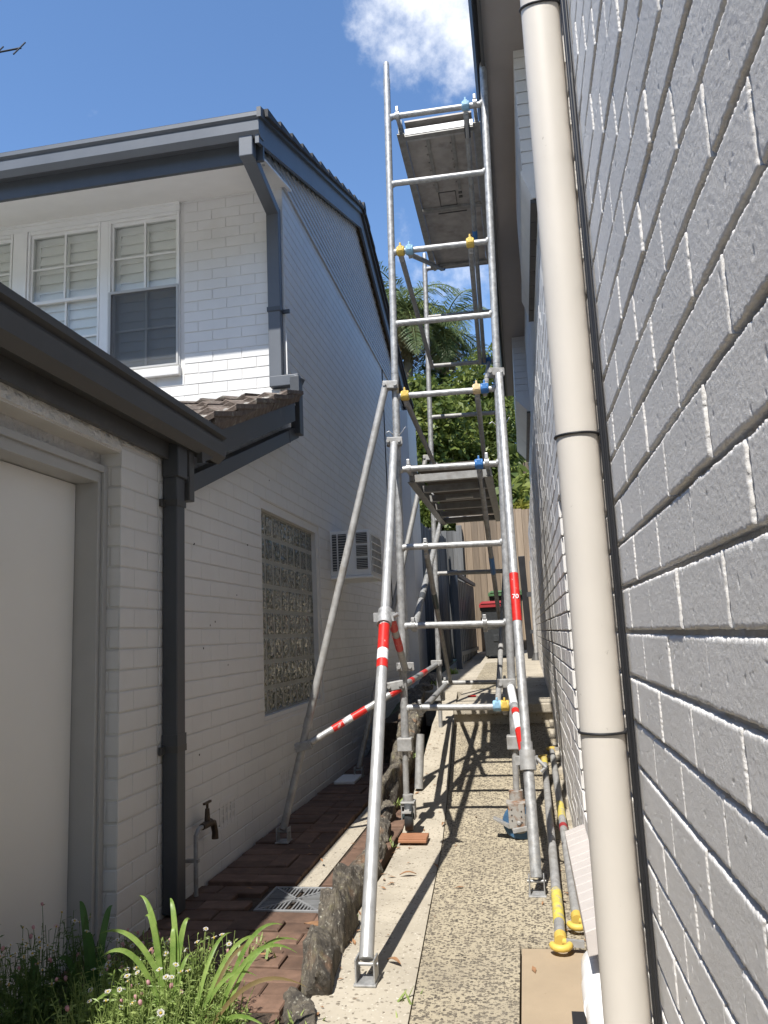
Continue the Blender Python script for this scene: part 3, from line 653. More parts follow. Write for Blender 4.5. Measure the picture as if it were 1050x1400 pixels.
# bricks
lo = [brick_lo('brick', 'left_paint', M_, bev=0.0022, jit=0.0007, rnd=random.Random(i)) for i in range(6)]
lst = wall_bricks((1, 0, 0), XL, 3.345, YF, -1.3, 2.0, zref=-1.215, openings=[GB] + VENTS, top=porch_top, seed=2, gap=.0006, bed=.006)
lst += wall_bricks((1, 0, 0), XL, YF, 12.2, -1.3, 3.60, zref=-1.215, openings=[GB, ACO] + VENTS, phase=YF, seed=3, gap=.0006, bed=.006)
lst += wall_bricks((0, -1, 0), YF, -6.0, XL, 1.7, 3.66, zref=2.113 - 0.0865 * 4, phase=XL, openings=[(a - 0.05, b + 0.03, WZ0 - 0.08, WZ1 + 0.5) for a, b in WINS], seed=4, gap=.005, bed=.006)
emit_bricks(house, lst, None, lo, M_, joined_mat='left_paint')
# ground-course vents
for (a, b, c, d) in VENTS:
    v = MB(); v.box(XL - .02, XL + .002, a, b, c, c + .02); v.box(XL - .02, XL + .002, a, b, d - .02, d)
    for k in range(5): yy = a + (b - a - .016) * k / 4; v.box(XL - .02, XL + .001, yy, yy + .016, c + .02, d - .02)
    for k in range(1, 4): zz = c + (d - c) * k / 4; v.box(XL - .02, XL - .001, a, b, zz - .006, zz + .006)
    vo = v.build('air_vent', 'left_paint', house)
    w_ = MB(); w_.box(XL - .06, XL - .025, a, b, c, d); w_.build('vent_backing', 'unlit_interior', vo)  # dark block behind the bars in place of a shaded hollow
# glass block window
fr = MB(); y0, y1, z0, z1 = GB; fy0, fy1, fz0, fz1 = 4.85, 6.225, -0.475, 0.885
fr.box(XL - .10, XL - .012, y0, fy0, z0, z1); fr.box(XL - .10, XL - .012, fy1, y1, z0, z1); fr.box(XL - .10, XL - .012, fy0, fy1, fz1, z1); fr.box(XL - .10, XL - .012, fy0, fy1, z0, fz0)
bd = MB(); bd.box(XL - .115, XL - .050, fy0, fy1, fz0, fz1)
gbw = fr.build('glass_block_window', 'left_paint', house); bd.build('mortar_bed', 'block_mortar', gbw)
def block_mesh(seed):
    mb = MB(); n = 10; w, h = 0.160, 0.157; vs = []
    for j in range(n + 1):
        for i in range(n + 1):
            u, v = i / n - .5, j / n - .5
            e = min(.5 - abs(u), .5 - abs(v)); y = 0.008 * (1 - (1 - min(1, e / 0.12)) ** 2)
            y += 0.004 * math.sin(u * 26 + seed) * math.sin(v * 30 + 2 * seed) * min(1, e * 10)
            vs.append((u * w, y, v * h))
    mb.add(vs, [(j * (n + 1) + i, (j + 1) * (n + 1) + i, (j + 1) * (n + 1) + i + 1, j * (n + 1) + i + 1) for j in range(n) for i in range(n)], True)
    return mesh_only(mb, 'glass_block', 'glass_block')
BLK = [block_mesh(s) for s in (0, 1.3, 2.1)]
for r in range(8):
    for c in range(8):
        inst('glass_block', BLK[(r * 5 + c * 3) % 3], gbw, (XL - .0545, fy0 + (fy1 - fy0) * (c + .5) / 8, fz0 + (fz1 - fz0) * (r + .5) / 8), -math.pi / 2)
# upper windows
def screen_mat():
    m, t, b, pos, o = base_mat('screen_mesh')
    b.inputs['Base Color'].default_value = (0.075, 0.08, 0.088, 1); b.inputs['Roughness'].default_value = 0.7
    tr = N(t, 'ShaderNodeBsdfTransparent'); ms = N(t, 'ShaderNodeMixShader'); ms.inputs['Fac'].default_value = 0.40
    t.links.new(tr.outputs[0], ms.inputs[1]); t.links.new(b.outputs[0], ms.inputs[2]); t.links.new(ms.outputs[0], o.inputs['Surface'])
screen_mat()
slat = MB(); slat.box(-.5, .5, -.005, .005, -.047, .047); SLAT = mesh_only(slat, 'shutter_slat', 'shutter')
for wi, (a, b) in enumerate(WINS):
    f = MB(); yo = YF - 0.018
    f.box(a, a + .02, yo, YF + .10, WZ0, WZ1); f.box(b - .02, b, yo, YF + .10, WZ0, WZ1); f.box(a + .02, b - .02, yo, YF + .10, WZ1 - .03, WZ1); f.box(a + .02, b - .02, yo, YF + .10, WZ0, WZ0 + .02)
    f.box(a - (.075 if wi == 0 else .13), a - .002, yo - .012 if wi else yo + .004, YF + .05, WZ0 - .01, WZ1 + .0)
    w = f.build('window', 'white_trim', house, bevel=0.004)
    for k, (s0, s1, yy) in enumerate(((WMID, WZ1 - .03, YF + .006), (WZ0 + .02, WMID + .03, YF + .030))):
        s = MB(); A, B = a + .02, b - .02
        s.box(A, A + .018, yy, yy + .022, s0, s1); s.box(B - .018, B, yy, yy + .022, s0, s1); s.box(A + .018, B - .018, yy, yy + .022, s1 - .026, s1); s.box(A + .018, B - .018, yy, yy + .022, s0, s0 + .026)
        s.build('sash', 'white_trim', w)
        bb = MB(); xm = (A + B) / 2; zm = (s0 + s1) / 2
        bb.box(xm - .009, xm + .009, yy + .002, yy + .020, s0 + .026, s1 - .026); bb.box(A + .018, B - .018, yy + .004, yy + .018, zm - .008, zm + .008)
        bb.build('glazing_bar', 'white_trim', w)
        p = MB(); p.box(A + .018, B - .018, yy + .009, yy + .012, s0 + .026, s1 - .026); p.build('pane', 'window_glass', w)
    if wi == 0:
        s = MB(); A, B = a + .012, b - .006; yy = YF - .03
        s.box(A, A + .022, yy, yy + .016, WZ0 + .005, WMID + .01); s.box(B - .016, B, yy, yy + .016, WZ0 + .005, WMID + .01); s.box(A + .022, B - .016, yy, yy + .016, WMID - .012, WMID + .01); s.box(A + .022, B - .016, yy, yy + .016, WZ0 + .005, WZ0 + .02)
        s.build('screen_frame', 'frame_paint', w)
        s = MB(); s.box(A + .022, B - .016, yy + .007, yy + .010, WZ0 + .02, WMID - .012); s.build('fly_screen', 'screen_mesh', w)
    n = 15
    for k in range(n):
        z = WZ0 + .07 + (WZ1 - WZ0 - .13) * k / (n - 1)
        inst('shutter_slat', SLAT, w, ((a + b) / 2, YF + .082, z), scale=(b - a - .12, 1, 1), rot=(math.radians(-14), 0, 0))
    s = MB(); s.box(a + .021, a + .062, YF + .07, YF + .10, WZ0 + .03, WZ1 - .04); s.box(b - .062, b - .021, YF + .07, YF + .10, WZ0 + .03, WZ1 - .04); s.box(a + .062, b - .062, YF + .073, YF + .097, WZ1 - .10, WZ1 - .04); s.box((a + b) / 2 - .012, (a + b) / 2 + .012, YF + .055, YF + .066, WZ0 + .03, WZ1 - .10)
    s.build('shutter_frame', 'shutter', w)
    s = MB(); s.box(a - .05, b + .05, YF + .20, YF + .22, WZ0 - .05, WZ1 + .05); s.build('dark_backing', 'unlit_interior', w)  # dark panel standing in for the unlit room
q = MB(); q.box(-5.6, -2.533, YF - .016, YF + .05, WZ1 + .002, WZ1 + .080); q.box(-5.6, -2.53, YF - .024, YF - .0165, WZ1 + .05, WZ1 + .078); q.build('window_head', 'white_trim', house)
for a, b in WINS:                                          # sloping painted sills
    s = MB(); s.prism([(a - .02, YF + .05, WZ0 - .004), (a - .02, YF - .055, WZ0 - .016), (a - .02, YF - .05, WZ0 - .085), (a - .02, YF + .05, WZ0 - .075)], (b - a + .03, 0, 0))
    s.build('window_sill', 'left_paint', house, bevel=0.006)
# front eave: soffit, fascia, gutter
s = MB(); s.prism([(-7.0, 4.785, 3.43), (-7.0, YF + .12, 3.63), (-7.0, YF + .12, 3.645), (-7.0, 4.785, 3.445)], (5.385, 0, 0)); s.build('soffit', 'soffit_white', house)
s = MB(); s.box(-4.0, -3.99, 4.74, YF - .02, 3.40, 3.41)
s = MB(); s.bar((-3.05, 4.79, 3.428), (-3.05, YF - .02, 3.616), .02, .006); s.bar((-5.4, 4.79, 3.428), (-5.4, YF - .02, 3.616), .02, .006); s.build('soffit_joint', 'soffit_white', house)
s = MB(); s.box(-7.0, -1.575, 4.755, 4.783, 3.36, 3.60); s.build('fascia', 'trim_dark', house)
GP = [(0, .02), (0.075, 0.0), (0.115, .035), (0.118, .105), (.100, .118), (.100, .128), (.125, .140), (.125, .170), (.112, .175), (.105, .16), (0.012, .16), (0, .16)]
def gutter(mb, ax, q0, fixed, e0, e1, zb, sgn):
    """quad gutter with rolled lip; ax 'x': runs along x, outward = -y"""
    if ax == 'x': mb.prism([(e0, fixed - d, zb + z) for d, z in GP], (e1 - e0, 0, 0))
    else: mb.prism([(fixed + sgn * d, e0, zb + z) for d, z in GP], (0, e1 - e0, 0))
s = MB(); gutter(s, 'x', 0, 4.753, -7.0, -1.565, 3.48, -1); s.build('gutter', 'trim_bluegrey', house)
# roof planes and tile courses
YM = (YF + YB) / 2
def rz_(y): return 3.64 + SL * (y - 4.70) if y < YM else 3.64 + SL * (2 * YM - 4.70 - y)
s = MB(); y2 = 2 * YM - 4.70
s.prism([(-7.0, 4.75, rz_(4.75)), (-7.0, YM, rz_(YM)), (-7.0, y2, rz_(y2)), (-7.0, y2, rz_(y2) - .05), (-7.0, YM, rz_(YM) - .05), (-7.0, 4.75, rz_(4.75) - .05)], (5.42, 0, 0))
s.build('roof', 'tile', house)
nC = 12; dl = (YM - 4.70) / nC
for side in (0, 1):
    for k in range(nC):
        ya = 4.70 + dl * k; yb = ya + dl * 1.06
        q = MB(); poly = [(ya, rz_(ya) + .070), (yb, rz_(yb) + .026), (yb, rz_(yb) + .004), (ya, rz_(ya) + .010)]
        if side: poly = [(2 * YM - y, z) for y, z in poly]
        q.prism([(-7.0, y, z) for y, z in poly], (5.485, 0, 0)); q.build('tile_course', 'tile_dark', house)
q = MB(); q.tube([(-7.0, YM, rz_(YM) + .02), (-1.515, YM, rz_(YM) + .02)], .075, 10); q.build('ridge_cap', 'tile_dark', house)
# barge boards and gable cladding
for side in (0, 1):
    def fy(y): return y if not side else 2 * YM - y
    q = MB(); q.prism([(-1.600, fy(4.66), 3.43), (-1.600, fy(4.66), 3.66), (-1.600, YM, rz_(YM) + .0), (-1.600, YM, rz_(YM) - .225)], (.028, 0, 0)); q.build('barge_board', 'trim_bluegrey', house)
    q = MB(); q.prism([(-1.572, fy(4.62), 3.60), (-1.572, fy(4.62), 3.675), (-1.572, YM, rz_(YM) + .02), (-1.572, YM, rz_(YM) - .055)], (.030, 0, 0)); q.build('verge_trim', 'trim_dark', house)
nb = 23; bh = 1.31 / 21; z0b = 3.60 - 2 * bh
for k in range(nb):
    z = z0b + bh * k
    ya = max(4.74, 4.66 + (z - 3.43) / SL - .02); yb = 2 * YM - ya
    if k < 2: yb = 4.735 + (z - 3.42 + .01) / .284 + .03
    if yb - ya < .08: continue
    q = MB(); q.prism([(XL + .002, ya, z), (XL + .019, ya, z), (XL + .020, ya, z + .005), (XL + .010, ya, z + bh), (XL + .002, ya, z + bh)], (0, yb - ya, 0)); q.build('weatherboard', 'weatherboard', house)
# lean-to roof along the front: single tiles
def pz(y): return 1.045 + 0.405 * (y - 3.60)
s = MB(); s.prism([(-4.6, 3.56, pz(3.56) - .02), (-4.6, YF, pz(YF) - .02), (-4.6, YF, pz(YF) - .08), (-4.6, 3.56, pz(3.56) - .08)], (3.0, 0, 0)); s.build('porch_roof', 'trim_dark', house)
def tile_mesh(seed):
    rnd = random.Random(seed); mb = MB(); w, l = .335, .42; n = 8; vs = []
    for j, y in enumerate((-l / 2, -l / 2 + .015, l / 2)):
        for i in range(n + 1):
            u = i / n; z = .018 * math.cos(u * 4 * math.pi) * (0.9 if j else 1) + (0.0 if j == 2 else .016) + rnd.uniform(-.002, .002) + (-.006 if j == 0 else 0)
            vs.append(((u - .5) * w, y, z))
    top = len(vs); vs += [(x, y, z - .026) for x, y, z in vs]
    f = []
    for j in range(2):
        for i in range(n):
            a = j * (n + 1) + i; f.append((a, a + 1, a + n + 2, a + n + 1)); f.append((top + a + n + 1, top + a + n + 2, top + a + 1, top + a))
    for i in range(n): f.append((i + 1, i, top + i, top + i + 1))
    for j in range(2):
        a = j * (n + 1); f.append((a, a + n + 1, top + a + n + 1, top + a)); a += n; f.append((a + n + 1, a, top + a, top + a + n + 1))
    mb.add(vs, f, False); return mesh_only(mb, 'roof_tile', 'tile')
TL = [tile_mesh(i) for i in range(4)]
rnd = random.Random(9); ang = math.atan(0.405)
for r in range(6):
    for c in range(9):
        y = 3.60 + .33 * r + .2; x = -1.650 - .318 * c
        if y > YF - 0.05: continue
        inst('roof_tile', rnd.choice(TL), house, (x + rnd.uniform(-.006, .006), y, pz(y) + .085 + rnd.uniform(-.004, .004)), rot=(ang - .06 + rnd.uniform(-.015, .015), rnd.uniform(-.012, .012), rnd.uniform(-.012, .012)))
    # broken mortar bedding at the verge
    y = 3.64 + .33 * r
    if y > 5.2: continue
    ye = min(y + .325, 5.32); q = MB(); m_ = 9; vs = []
    for i in range(m_ + 1):
        yy = y + (ye - y) * i / m_; zt_ = pz(yy) + .128 - .050 * i / m_ + .006 * noise.noise(Vector((yy * 14, 1, r))); jx = .010 * noise.noise(Vector((yy * 17, 5, r)))
        vs += [(-1.515 + jx, yy, pz(yy) + .012 + .006 * noise.noise(Vector((yy * 20, 3, 3)))), (-1.492 + jx, yy, pz(yy) + .06), (-1.500 + jx * .5, yy, zt_), (-1.56, yy, zt_ - .01)]
    q.add(vs, [(i * 4 + k, (i + 1) * 4 + k, (i + 1) * 4 + k + 1, i * 4 + k + 1) for i in range(m_) for k in range(3)] + [(0, 1, 2, 3), (m_ * 4 + 3, m_ * 4 + 2, m_ * 4 + 1, m_ * 4)])
    vm = q.build('verge_mortar', 'tile', house)
    q = MB(); q.box(-1.585, -1.512, y - .004, y + .075, pz(y) + .045, pz(y) + .118); q.build('mortar_patch', 'tile_mortar', vm, bevel=0.014)
q = MB(); q.prism([(-1.555, 3.55, pz(3.55) - .126), (-1.555, 3.55, pz(3.55) + .017), (-1.555, 5.22, pz(5.22) + .017), (-1.555, 5.22, pz(5.22) - .126)], (.028, 0, 0)); q.build('porch_barge', 'trim_warm', house)
q = MB(); q.prism([(-1.652, 3.60, pz(3.60) - .02), (-1.652, 3.60, pz(3.60) - .005), (-1.652, 5.36, pz(5.36) - .005), (-1.652, 5.36, pz(5.36) - .02)], (.095, 0, 0)); q.build('porch_soffit', 'left_paint', house)
q = MB(); q.box(-4.6, -1.70, YF - .035, YF - .004, pz(YF) + .02, pz(YF) + .10); q.build('flashing', 'left_paint', house)
# downpipe from the upper gutter round the lean-to to the ground drain
dp = MB(); px_ = -1.725
dp.bar((px_ + .055, 4.700, 3.50), (px_ + .055, 4.700, 3.345), .10, .085, (0, 1, 0))
dp.bar((px_ + .055, 4.70, 3.385), (px_, YF - .045, 3.365), .098, .075)
dp.bar((px_, YF - .045, 3.40), (px_, YF - .045, 1.985), .10, .072, (0, 1, 0))
dp.bar((px_ - .05, YF - .045, 1.955), (-1.545, YF - .045, 1.955), .074, .085); dp.bar((-1.59, YF - .045, 1.965), (-1.535, YF - .06, 1.93), .09, .07)
dpo = dp.build('downpipe', 'trim_bluegrey', house, bevel=0.006)
dp = MB(); dp.bar((-1.560, 5.385, 1.96), (-1.560, 5.385, 1.515), .07, .095, (0, 1, 0)); dp.bar((-1.603, 5.43, 1.548), (-1.608, 3.49, .775), .075, .085); dp.bar((-1.603, 5.20, 1.456), (-1.603, 5.195, 1.454), .079, .090)
dp.build('lower_run', 'trim_dark', dpo, bevel=0.006)
q = MB(); q.box(px_ - .055, px_ + .055, YF - .088, YF - .003, 2.52, 2.555); q.box(px_ + .052, px_ + .105, YF - .02, YF - .004, 2.52, 2.55); q.build('bracket', 'trim_dark', dpo)
q = MB(); q.tube([(px_ + .075, YF - .02, 2.02), (px_ + .075, YF - .02, 2.35)], .006, 6); q.build('cable_stub', 'white_trim', dpo)
q = MB(); q.tube([(XL + .006, 9.92, 3.6), (XL + .006, 9.90, 1.6), (XL + .006, 9.9, .2)], .007, 6); q.build('wall_cable', 'black', house)
q = MB(); q.box(XL, XL + .14, 11.25, 12.2, -1.0, 3.40); q.build('rear_wall_return', 'left_paint', house)

# ================================================================== attached garage wing
gar = root('garage', 'low painted brick garage wing with recessed pale door under a dark gutter', 'garage', (-2.5, 1.6, -1.2))
DO = (2.17, 3.0, -1.4, 0.835)
mb = MB(); slab(mb, 'x', XL - 0.11, XL - M_, -4.0, 3.34, -1.4, 0.92, [(DO[0], DO[1] + M_, DO[2], DO[3])])
mb.box(-1.79, -1.77, 2.17, 3.0, .755, .85); mb.box(-6.0, XL - .11, -4.0, -3.9, -1.4, .95); mb.box(-1.95, -1.90, 2.0, 3.2, -1.4, .9)
mb.build('wall', 'left_mortar', gar)
lst = wall_bricks((1, 0, 0), XL, 1.0, 3.34, -1.3, .86, zref=-1.215, phase=3.0, openings=[DO], seed=6, gap=.0025, bed=.007)
lst += wall_bricks((0, -1, 0), 3.0, -1.768, XL, -1.3, .835, zref=-1.215, phase=XL - .05, seed=7)
emit_bricks(gar, lst, None, lo, M_, joined_mat='left_paint')
q = MB(); q.box(XL - .11, XL + .004, -4.0, 3.0, .84, .935); q.box(XL - .006, XL + .004, 3.0, 3.34, .872, .935); q.box(-1.768, -1.758, 2.17, 3.0, .76, .838); q.build('rendered_lintel', 'render_rough', gar, bevel=0.006)
q = MB(); q.box(-1.85, -1.735, 2.945, 2.99, -1.25, .76); q.box(-1.85, -1.735, 2.17, 2.945, .70, .76); q.box(-1.735, -1.72, 2.965, 2.998, -1.25, .775); q.box(-1.735, -1.72, 2.17, 2.965, .745, .775)
q.build('door_frame', 'frame_paint', gar, bevel=0.003)
q = MB(); q.box(-1.875, -1.838, 2.17, 2.941, -1.22, .697); dr = q.build('door', 'door_paint', gar, bevel=0.002)
q = MB(); q.tube([(-1.838, 2.25, -.2), (-1.79, 2.25, -.2)], .012, 8); q.tube([(-1.79, 2.25, -.2), (-1.79, 2.37, -.2)], .010, 8); q.build('handle', 'grey_metal', dr)
q = MB(); q.box(-1.643, -1.618, -4.0, 3.44, .885, 1.06); q.build('fascia', 'trim_warm', gar)
s = MB(); gutter(s, 'y', 0, -1.617, -4.0, 3.80, .945, 1); s.build('gutter', 'trim_warm', gar)
q = MB(); q.prism([(-1.62, -4.0, 1.07), (-6.0, -4.0, 2.2), (-6.0, -4.0, 2.15), (-1.64, -4.0, 1.0)], (0, 7.55, 0)); q.build('roof', 'pale_roofing', gar)
dpg = MB(); dpg.bar((-1.612, 3.42, 1.02), (-1.612, 3.42, .80), .085, .105, (0, 1, 0)); dpg.box(-1.656, -1.583, 3.38, 3.47, -1.17, .82)
dg = dpg.build('downpipe', 'trim_dark', gar, bevel=0.006)
q = MB(); q.bar((-1.600, 3.515, .97), (-1.600, 3.515, .70), .07, .06, (0, 1, 0)); q.build('second_pipe', 'trim_warm', dg, bevel=0.005)
for z in (.66, -.48):
    q = MB(); q.box(-1.657, -1.579, 3.376, 3.474, z, z + .03); q.box(-1.657, -1.64, 3.345, 3.376, z - .005, z + .03); q.build('bracket', 'trim_warm', dg)
q = MB(); q.box(-1.6565, -1.580, 3.377, 3.473, -.475, -.40); q.build('joint_collar', 'trim_dark', dg)

# ------------------------------------------------------------------ air conditioner in the wall
ac = root('air_conditioner', 'white window air conditioner poking out of the shaded house wall', 'air conditioner', (-1.5, 6.96, .53))
ax0, ax1, ay0, ay1, az0, az1 = XL - .05, -1.30, 6.69, 7.24, .545, .955
q = MB(); q.box(ax0, ax1, ay0 + .012, ay1, az0, az1); q.box(XL - .02, ax1 + .02, ay0 - .01, ay1 + .01, az0 - .025, az0 - .002); q.build('casing', 'white_trim', ac, bevel=0.006)
q = MB()
def acf(m, xa, xb, za, zb, name, slats, vert):
    f = MB(); f.box(xa, xb, ay0 + .004, ay0 + .0115, za, zb); o = f.build(name, m, ac)
    l = MB()
    for k in range(slats):
        if vert: xx = xa + (xb - xa) * (k + .5) / slats; l.box(xx - .0025, xx + .0025, ay0 - .002, ay0 + .006, za, zb)
        else: zz = za + (zb - za) * (k + .5) / slats; l.box(xa, xb, ay0 - .002, ay0 + .006, zz - .003, zz + .003)
    l.build('louvre', 'frame_paint' if not vert else 'trim_dark', o, kind='stuff')
acf('trim_dark', -1.645, -1.605, az0 + .05, az1 - .03, 'side_grille', 14, False)
acf('trim_dark', -1.59, -1.515, az0 + .05, az1 - .03, 'side_grille', 14, False)
for k in range(3): acf('black' if k != 1 else 'trim_warm', -1.425, -1.325, az0 + .06 + .115 * k, az0 + .155 + .115 * k, 'vent_opening', 6, False)
q = MB(); q.box(ax1 - .004, ax1 + .003, ay0 + .05, ay1 - .04, az0 + .03, az1 - .04); bo = q.build('rear_grille', 'black', ac)
q = MB()
for k in range(8): yy = ay0 + .05 + (ay1 - ay0 - .09) * k / 7; q.box(ax1 + .002, ax1 + .010, yy - .003, yy + .003, az0 + .03, az1 - .04)
for k in range(6): zz = az0 + .03 + (az1 - az0 - .07) * k / 5; q.box(ax1 + .004, ax1 + .012, ay0 + .05, ay1 - .04, zz - .004, zz + .004)
q.build('grille_bar', 'white_trim', bo, kind='stuff')

# ------------------------------------------------------------------ garden tap
tap = root('garden_tap', 'old bronze garden tap on a grey standpipe beside the house wall', 'tap', (-1.60, 3.66, -1.18))
q = MB(); q.tube([(-1.61, 3.64, -1.17), (-1.61, 3.64, -.90), (-1.605, 3.66, -.875), (-1.60, 3.70, -.872)], .011, 10); q.build('standpipe', 'galv_old', tap)
q = MB(); q.tube([(-1.60, 3.69, -.872), (-1.60, 3.79, -.872)], [.016, .020], 10); q.tube([(-1.60, 3.755, -.872), (-1.60, 3.755, -.80)], [.016, .011], 10)
q.tube([(-1.60, 3.78, -.872), (-1.60, 3.83, -.885), (-1.60, 3.85, -.93), (-1.60, 3.85, -.965)], [.017, .017, .016, .018], 10); q.build('tap_body', 'bronze', tap)
q = MB(); q.tube([(-1.60, 3.755, -.80), (-1.60, 3.755, -.775)], .007, 8); q.bar((-1.60, 3.715, -.772), (-1.60, 3.795, -.772), .012, .010); q.build('tap_handle', 'bronze', tap)
q = MB(); q.box(XL, -1.595, 3.63, 3.65, -1.02, -1.005); q.build('pipe_clip', 'galv_old', tap)

# old screw holes in the wall paint
q = MB(); r = random.Random(3)
for y, z in ((3.75, .52), (3.95, .10), (4.02, .12), (3.86, -.02), (4.35, .28), (4.20, -.12), (4.55, .60), (3.80, -.55), (5.0, 1.1)):
    q.tube([(XL - .004, y, z), (XL + .0012, y, z)], .0055, 8)
q.build('screw_hole', 'black', house, kind='stuff')
# ================================================================== right house (brick wall beside the camera)
XR = 0.20; XU = 0.285; ZLED = 1.72; ZS = 3.85
rh = root('brick_wall_house', 'grey painted two-storey brick house close on the right with cream downpipe', 'house', (3.0, 5.0, -1.2))
OP = (2.16, 3.60, -0.83, 0.60)
D_ = 0.011
mb = MB()
slab(mb, 'x', XR + D_, XR + 0.24, -5.0, 14.0, -1.45, ZLED, [(OP[0] - D_, OP[1] + D_, OP[2], OP[3])])
slab(mb, 'x', XU + D_, XU + 0.155, -5.0, 13.2, ZLED, ZS)
mb.box(XR + .24, 6.0, 13.9, 14.0, -1.45, ZLED); mb.box(XU + .155, 6.0, 13.1, 13.2, ZLED, ZS); mb.box(5.9, 6.0, -5.0, 13.1, -1.45, ZS); mb.box(XR + .24, 5.9, -5.0, -4.9, -1.45, ZS)
mb.build('wall', 'right_mortar', rh)
hi = [brick_hi('brick', 'right_paint', D_, s) for s in range(8)]
lo_r = [brick_lo('brick', 'right_paint', D_, bev=0.005, jit=0.0016, rnd=random.Random(40 + i)) for i in range(6)]
ZREF = -0.012
lst = wall_bricks((-1, 0, 0), XR, 0.0, 14.0, -1.25, ZLED, zref=ZREF, blen=0.2345, phase=0.694 + 0.117, openings=[OP], seed=12, gap=.0058, bed=.0085)
lst += wall_bricks((-1, 0, 0), XU, -0.2, 13.2, ZLED, ZS, zref=ZREF, blen=0.2345, phase=0.0, seed=13, gap=.0058, bed=.0085)
jl = wall_bricks((0, -1, 0), 3.60 + D_ * 0, XR + .002, XR + .13, -0.83, 0.60, zref=ZREF, seed=14)
lst += [(c, n, L, sh, r) for c, n, L, sh, r in jl]
emit_bricks(rh, lst, hi, lo_r, D_, limit=300, near=2.3, joined_mat='right_paint', jit=0.0016)
q = MB(); q.box(XR + .004, XR + .236, OP[0] - .01, OP[1] - .002, .585, .603); q.build('lintel', 'pipe_cream', rh)
# opening: timber window set back in the wall
q = MB(); wx = XR + .135
q.box(wx, wx + .06, OP[0], OP[0] + .06, OP[2], .585); q.box(wx, wx + .06, OP[1] - .062, OP[1] - .012, OP[2], .585); q.box(wx, wx + .06, OP[0] + .06, OP[1] - .062, .53, .585); q.box(wx, wx + .06, OP[0] + .06, OP[1] - .062, OP[2], OP[2] + .07); q.box(wx, wx + .06, 2.85, 2.90, OP[2] + .07, .53)
w = q.build('window', 'white_trim', rh, bevel=0.004)
q = MB(); q.box(wx + .028, wx + .033, OP[0] + .06, 2.85, OP[2] + .07, .53); q.box(wx + .028, wx + .033, 2.90, OP[1] - .062, OP[2] + .07, .53); q.build('pane', 'window_glass', w)
q = MB(); q.box(wx + .12, wx + .14, OP[0] - .1, OP[1] + .1, OP[2] - .1, .7); q.build('dark_backing', 'unlit_interior', w)  # near-black sheet in place of the shaded room behind the glass
# sloping brick sill, one course of bricks on edge
n = 14; sy0, sy1 = 2.52, 3.70
for k in range(n):
    a = sy0 + (sy1 - sy0) * k / n; b = sy0 + (sy1 - sy0) * (k + 1) / n - .006
    q = MB(); dz = random.uniform(-.0015, .0015)
    q.prism([(XR + .17, a, -.80 + dz), (XR - .085, a, -.895 + dz), (XR - .08, a, -.965 + dz), (XR + .17, a, -.90 + dz)], (0, b - a, 0)); q.build('sill_brick', 'sill_paint', rh, bevel=0.003)
q = MB(); q.prism([(XR + .165, sy0 + .003, -.808), (XR - .075, sy0 + .003, -.898), (XR - .072, sy0 + .003, -.955), (XR + .165, sy0 + .003, -.895)], (0, sy1 - sy0 - .01, 0)); q.build('sill_mortar', 'right_mortar', rh)
# projecting upper window bays with brick sills
def bay(xo, y0, y1, zb):
    b = MB(); b.box(xo + .008, XU + .02, y0 + .008, y1 - .008, zb + .10, ZS); bo = b.build('bay', 'right_mortar', rh)
    l = wall_bricks((0, -1, 0), y0, xo, XU + .01, zb + .10, ZS, zref=ZREF, phase=xo, seed=17)
    k = MB()
    for c, n_, L, sh, r in l: k.box(c.x - L / 2 - .004, c.x + L / 2 + .004, y0, y0 + .02, c.z - .039, c.z + .039)
    l = wall_bricks((-1, 0, 0), xo, y0, y1, zb + .10, ZS, zref=ZREF, phase=y0, seed=18)
    for c, n_, L, sh, r in l: k.box(xo, xo + .02, c.y - L / 2, c.y + L / 2, c.z - .039, c.z + .039)
    k.build('bay_bricks', 'right_paint', bo, kind='stuff')
    q = MB(); q.prism([(xo - .012, y0 - .012, zb + .10), (xo - .012, y0 - .012, zb + .075), (XU - .03, y0 - .012, zb - .10), (XU + .02, y0 - .012, zb - .10), (XU + .02, y0 - .012, zb + .10)], (0, y1 - y0 + .02, 0)); q.build('corbel', 'right_paint', bo)
    m = int((y1 - y0) / .24)
    for i in range(m):
        a = y0 + (y1 - y0) * i / m; bb = a + (y1 - y0) / m - .008
        q = MB(); q.box(XU - .045, XU + .01, a, bb, zb - .128, zb - .102); q.build('base_brick', 'trim_warm', bo)
bay(0.205, 4.72, 6.70, 2.86)
bay(0.115, 9.9, 12.9, 2.92)
# eaves
q = MB(); q.box(0.0, XU + .1, -5.0, 12.5, ZS, ZS + .02); q.build('soffit', 'soffit_taupe', rh)
q = MB(); q.box(-.012, .012, -5.0, 12.5, ZS - .03, ZS + .19); q.build('fascia', 'trim_warm', rh)
q = MB(); gutter(q, 'y', 0, -.013, -5.0, 12.5, ZS - .01, -0.42); q.build('gutter', 'trim_dark', rh)
q = MB(); q.prism([(-.02, -5.0, ZS + .16), (-.02, -5.0, ZS + .20), (3.2, -5.0, ZS + 1.4), (6.1, -5.0, ZS + .3), (6.1, -5.0, ZS + .2)], (0, 17.5, 0)); q.build('roof', 'tile', rh)
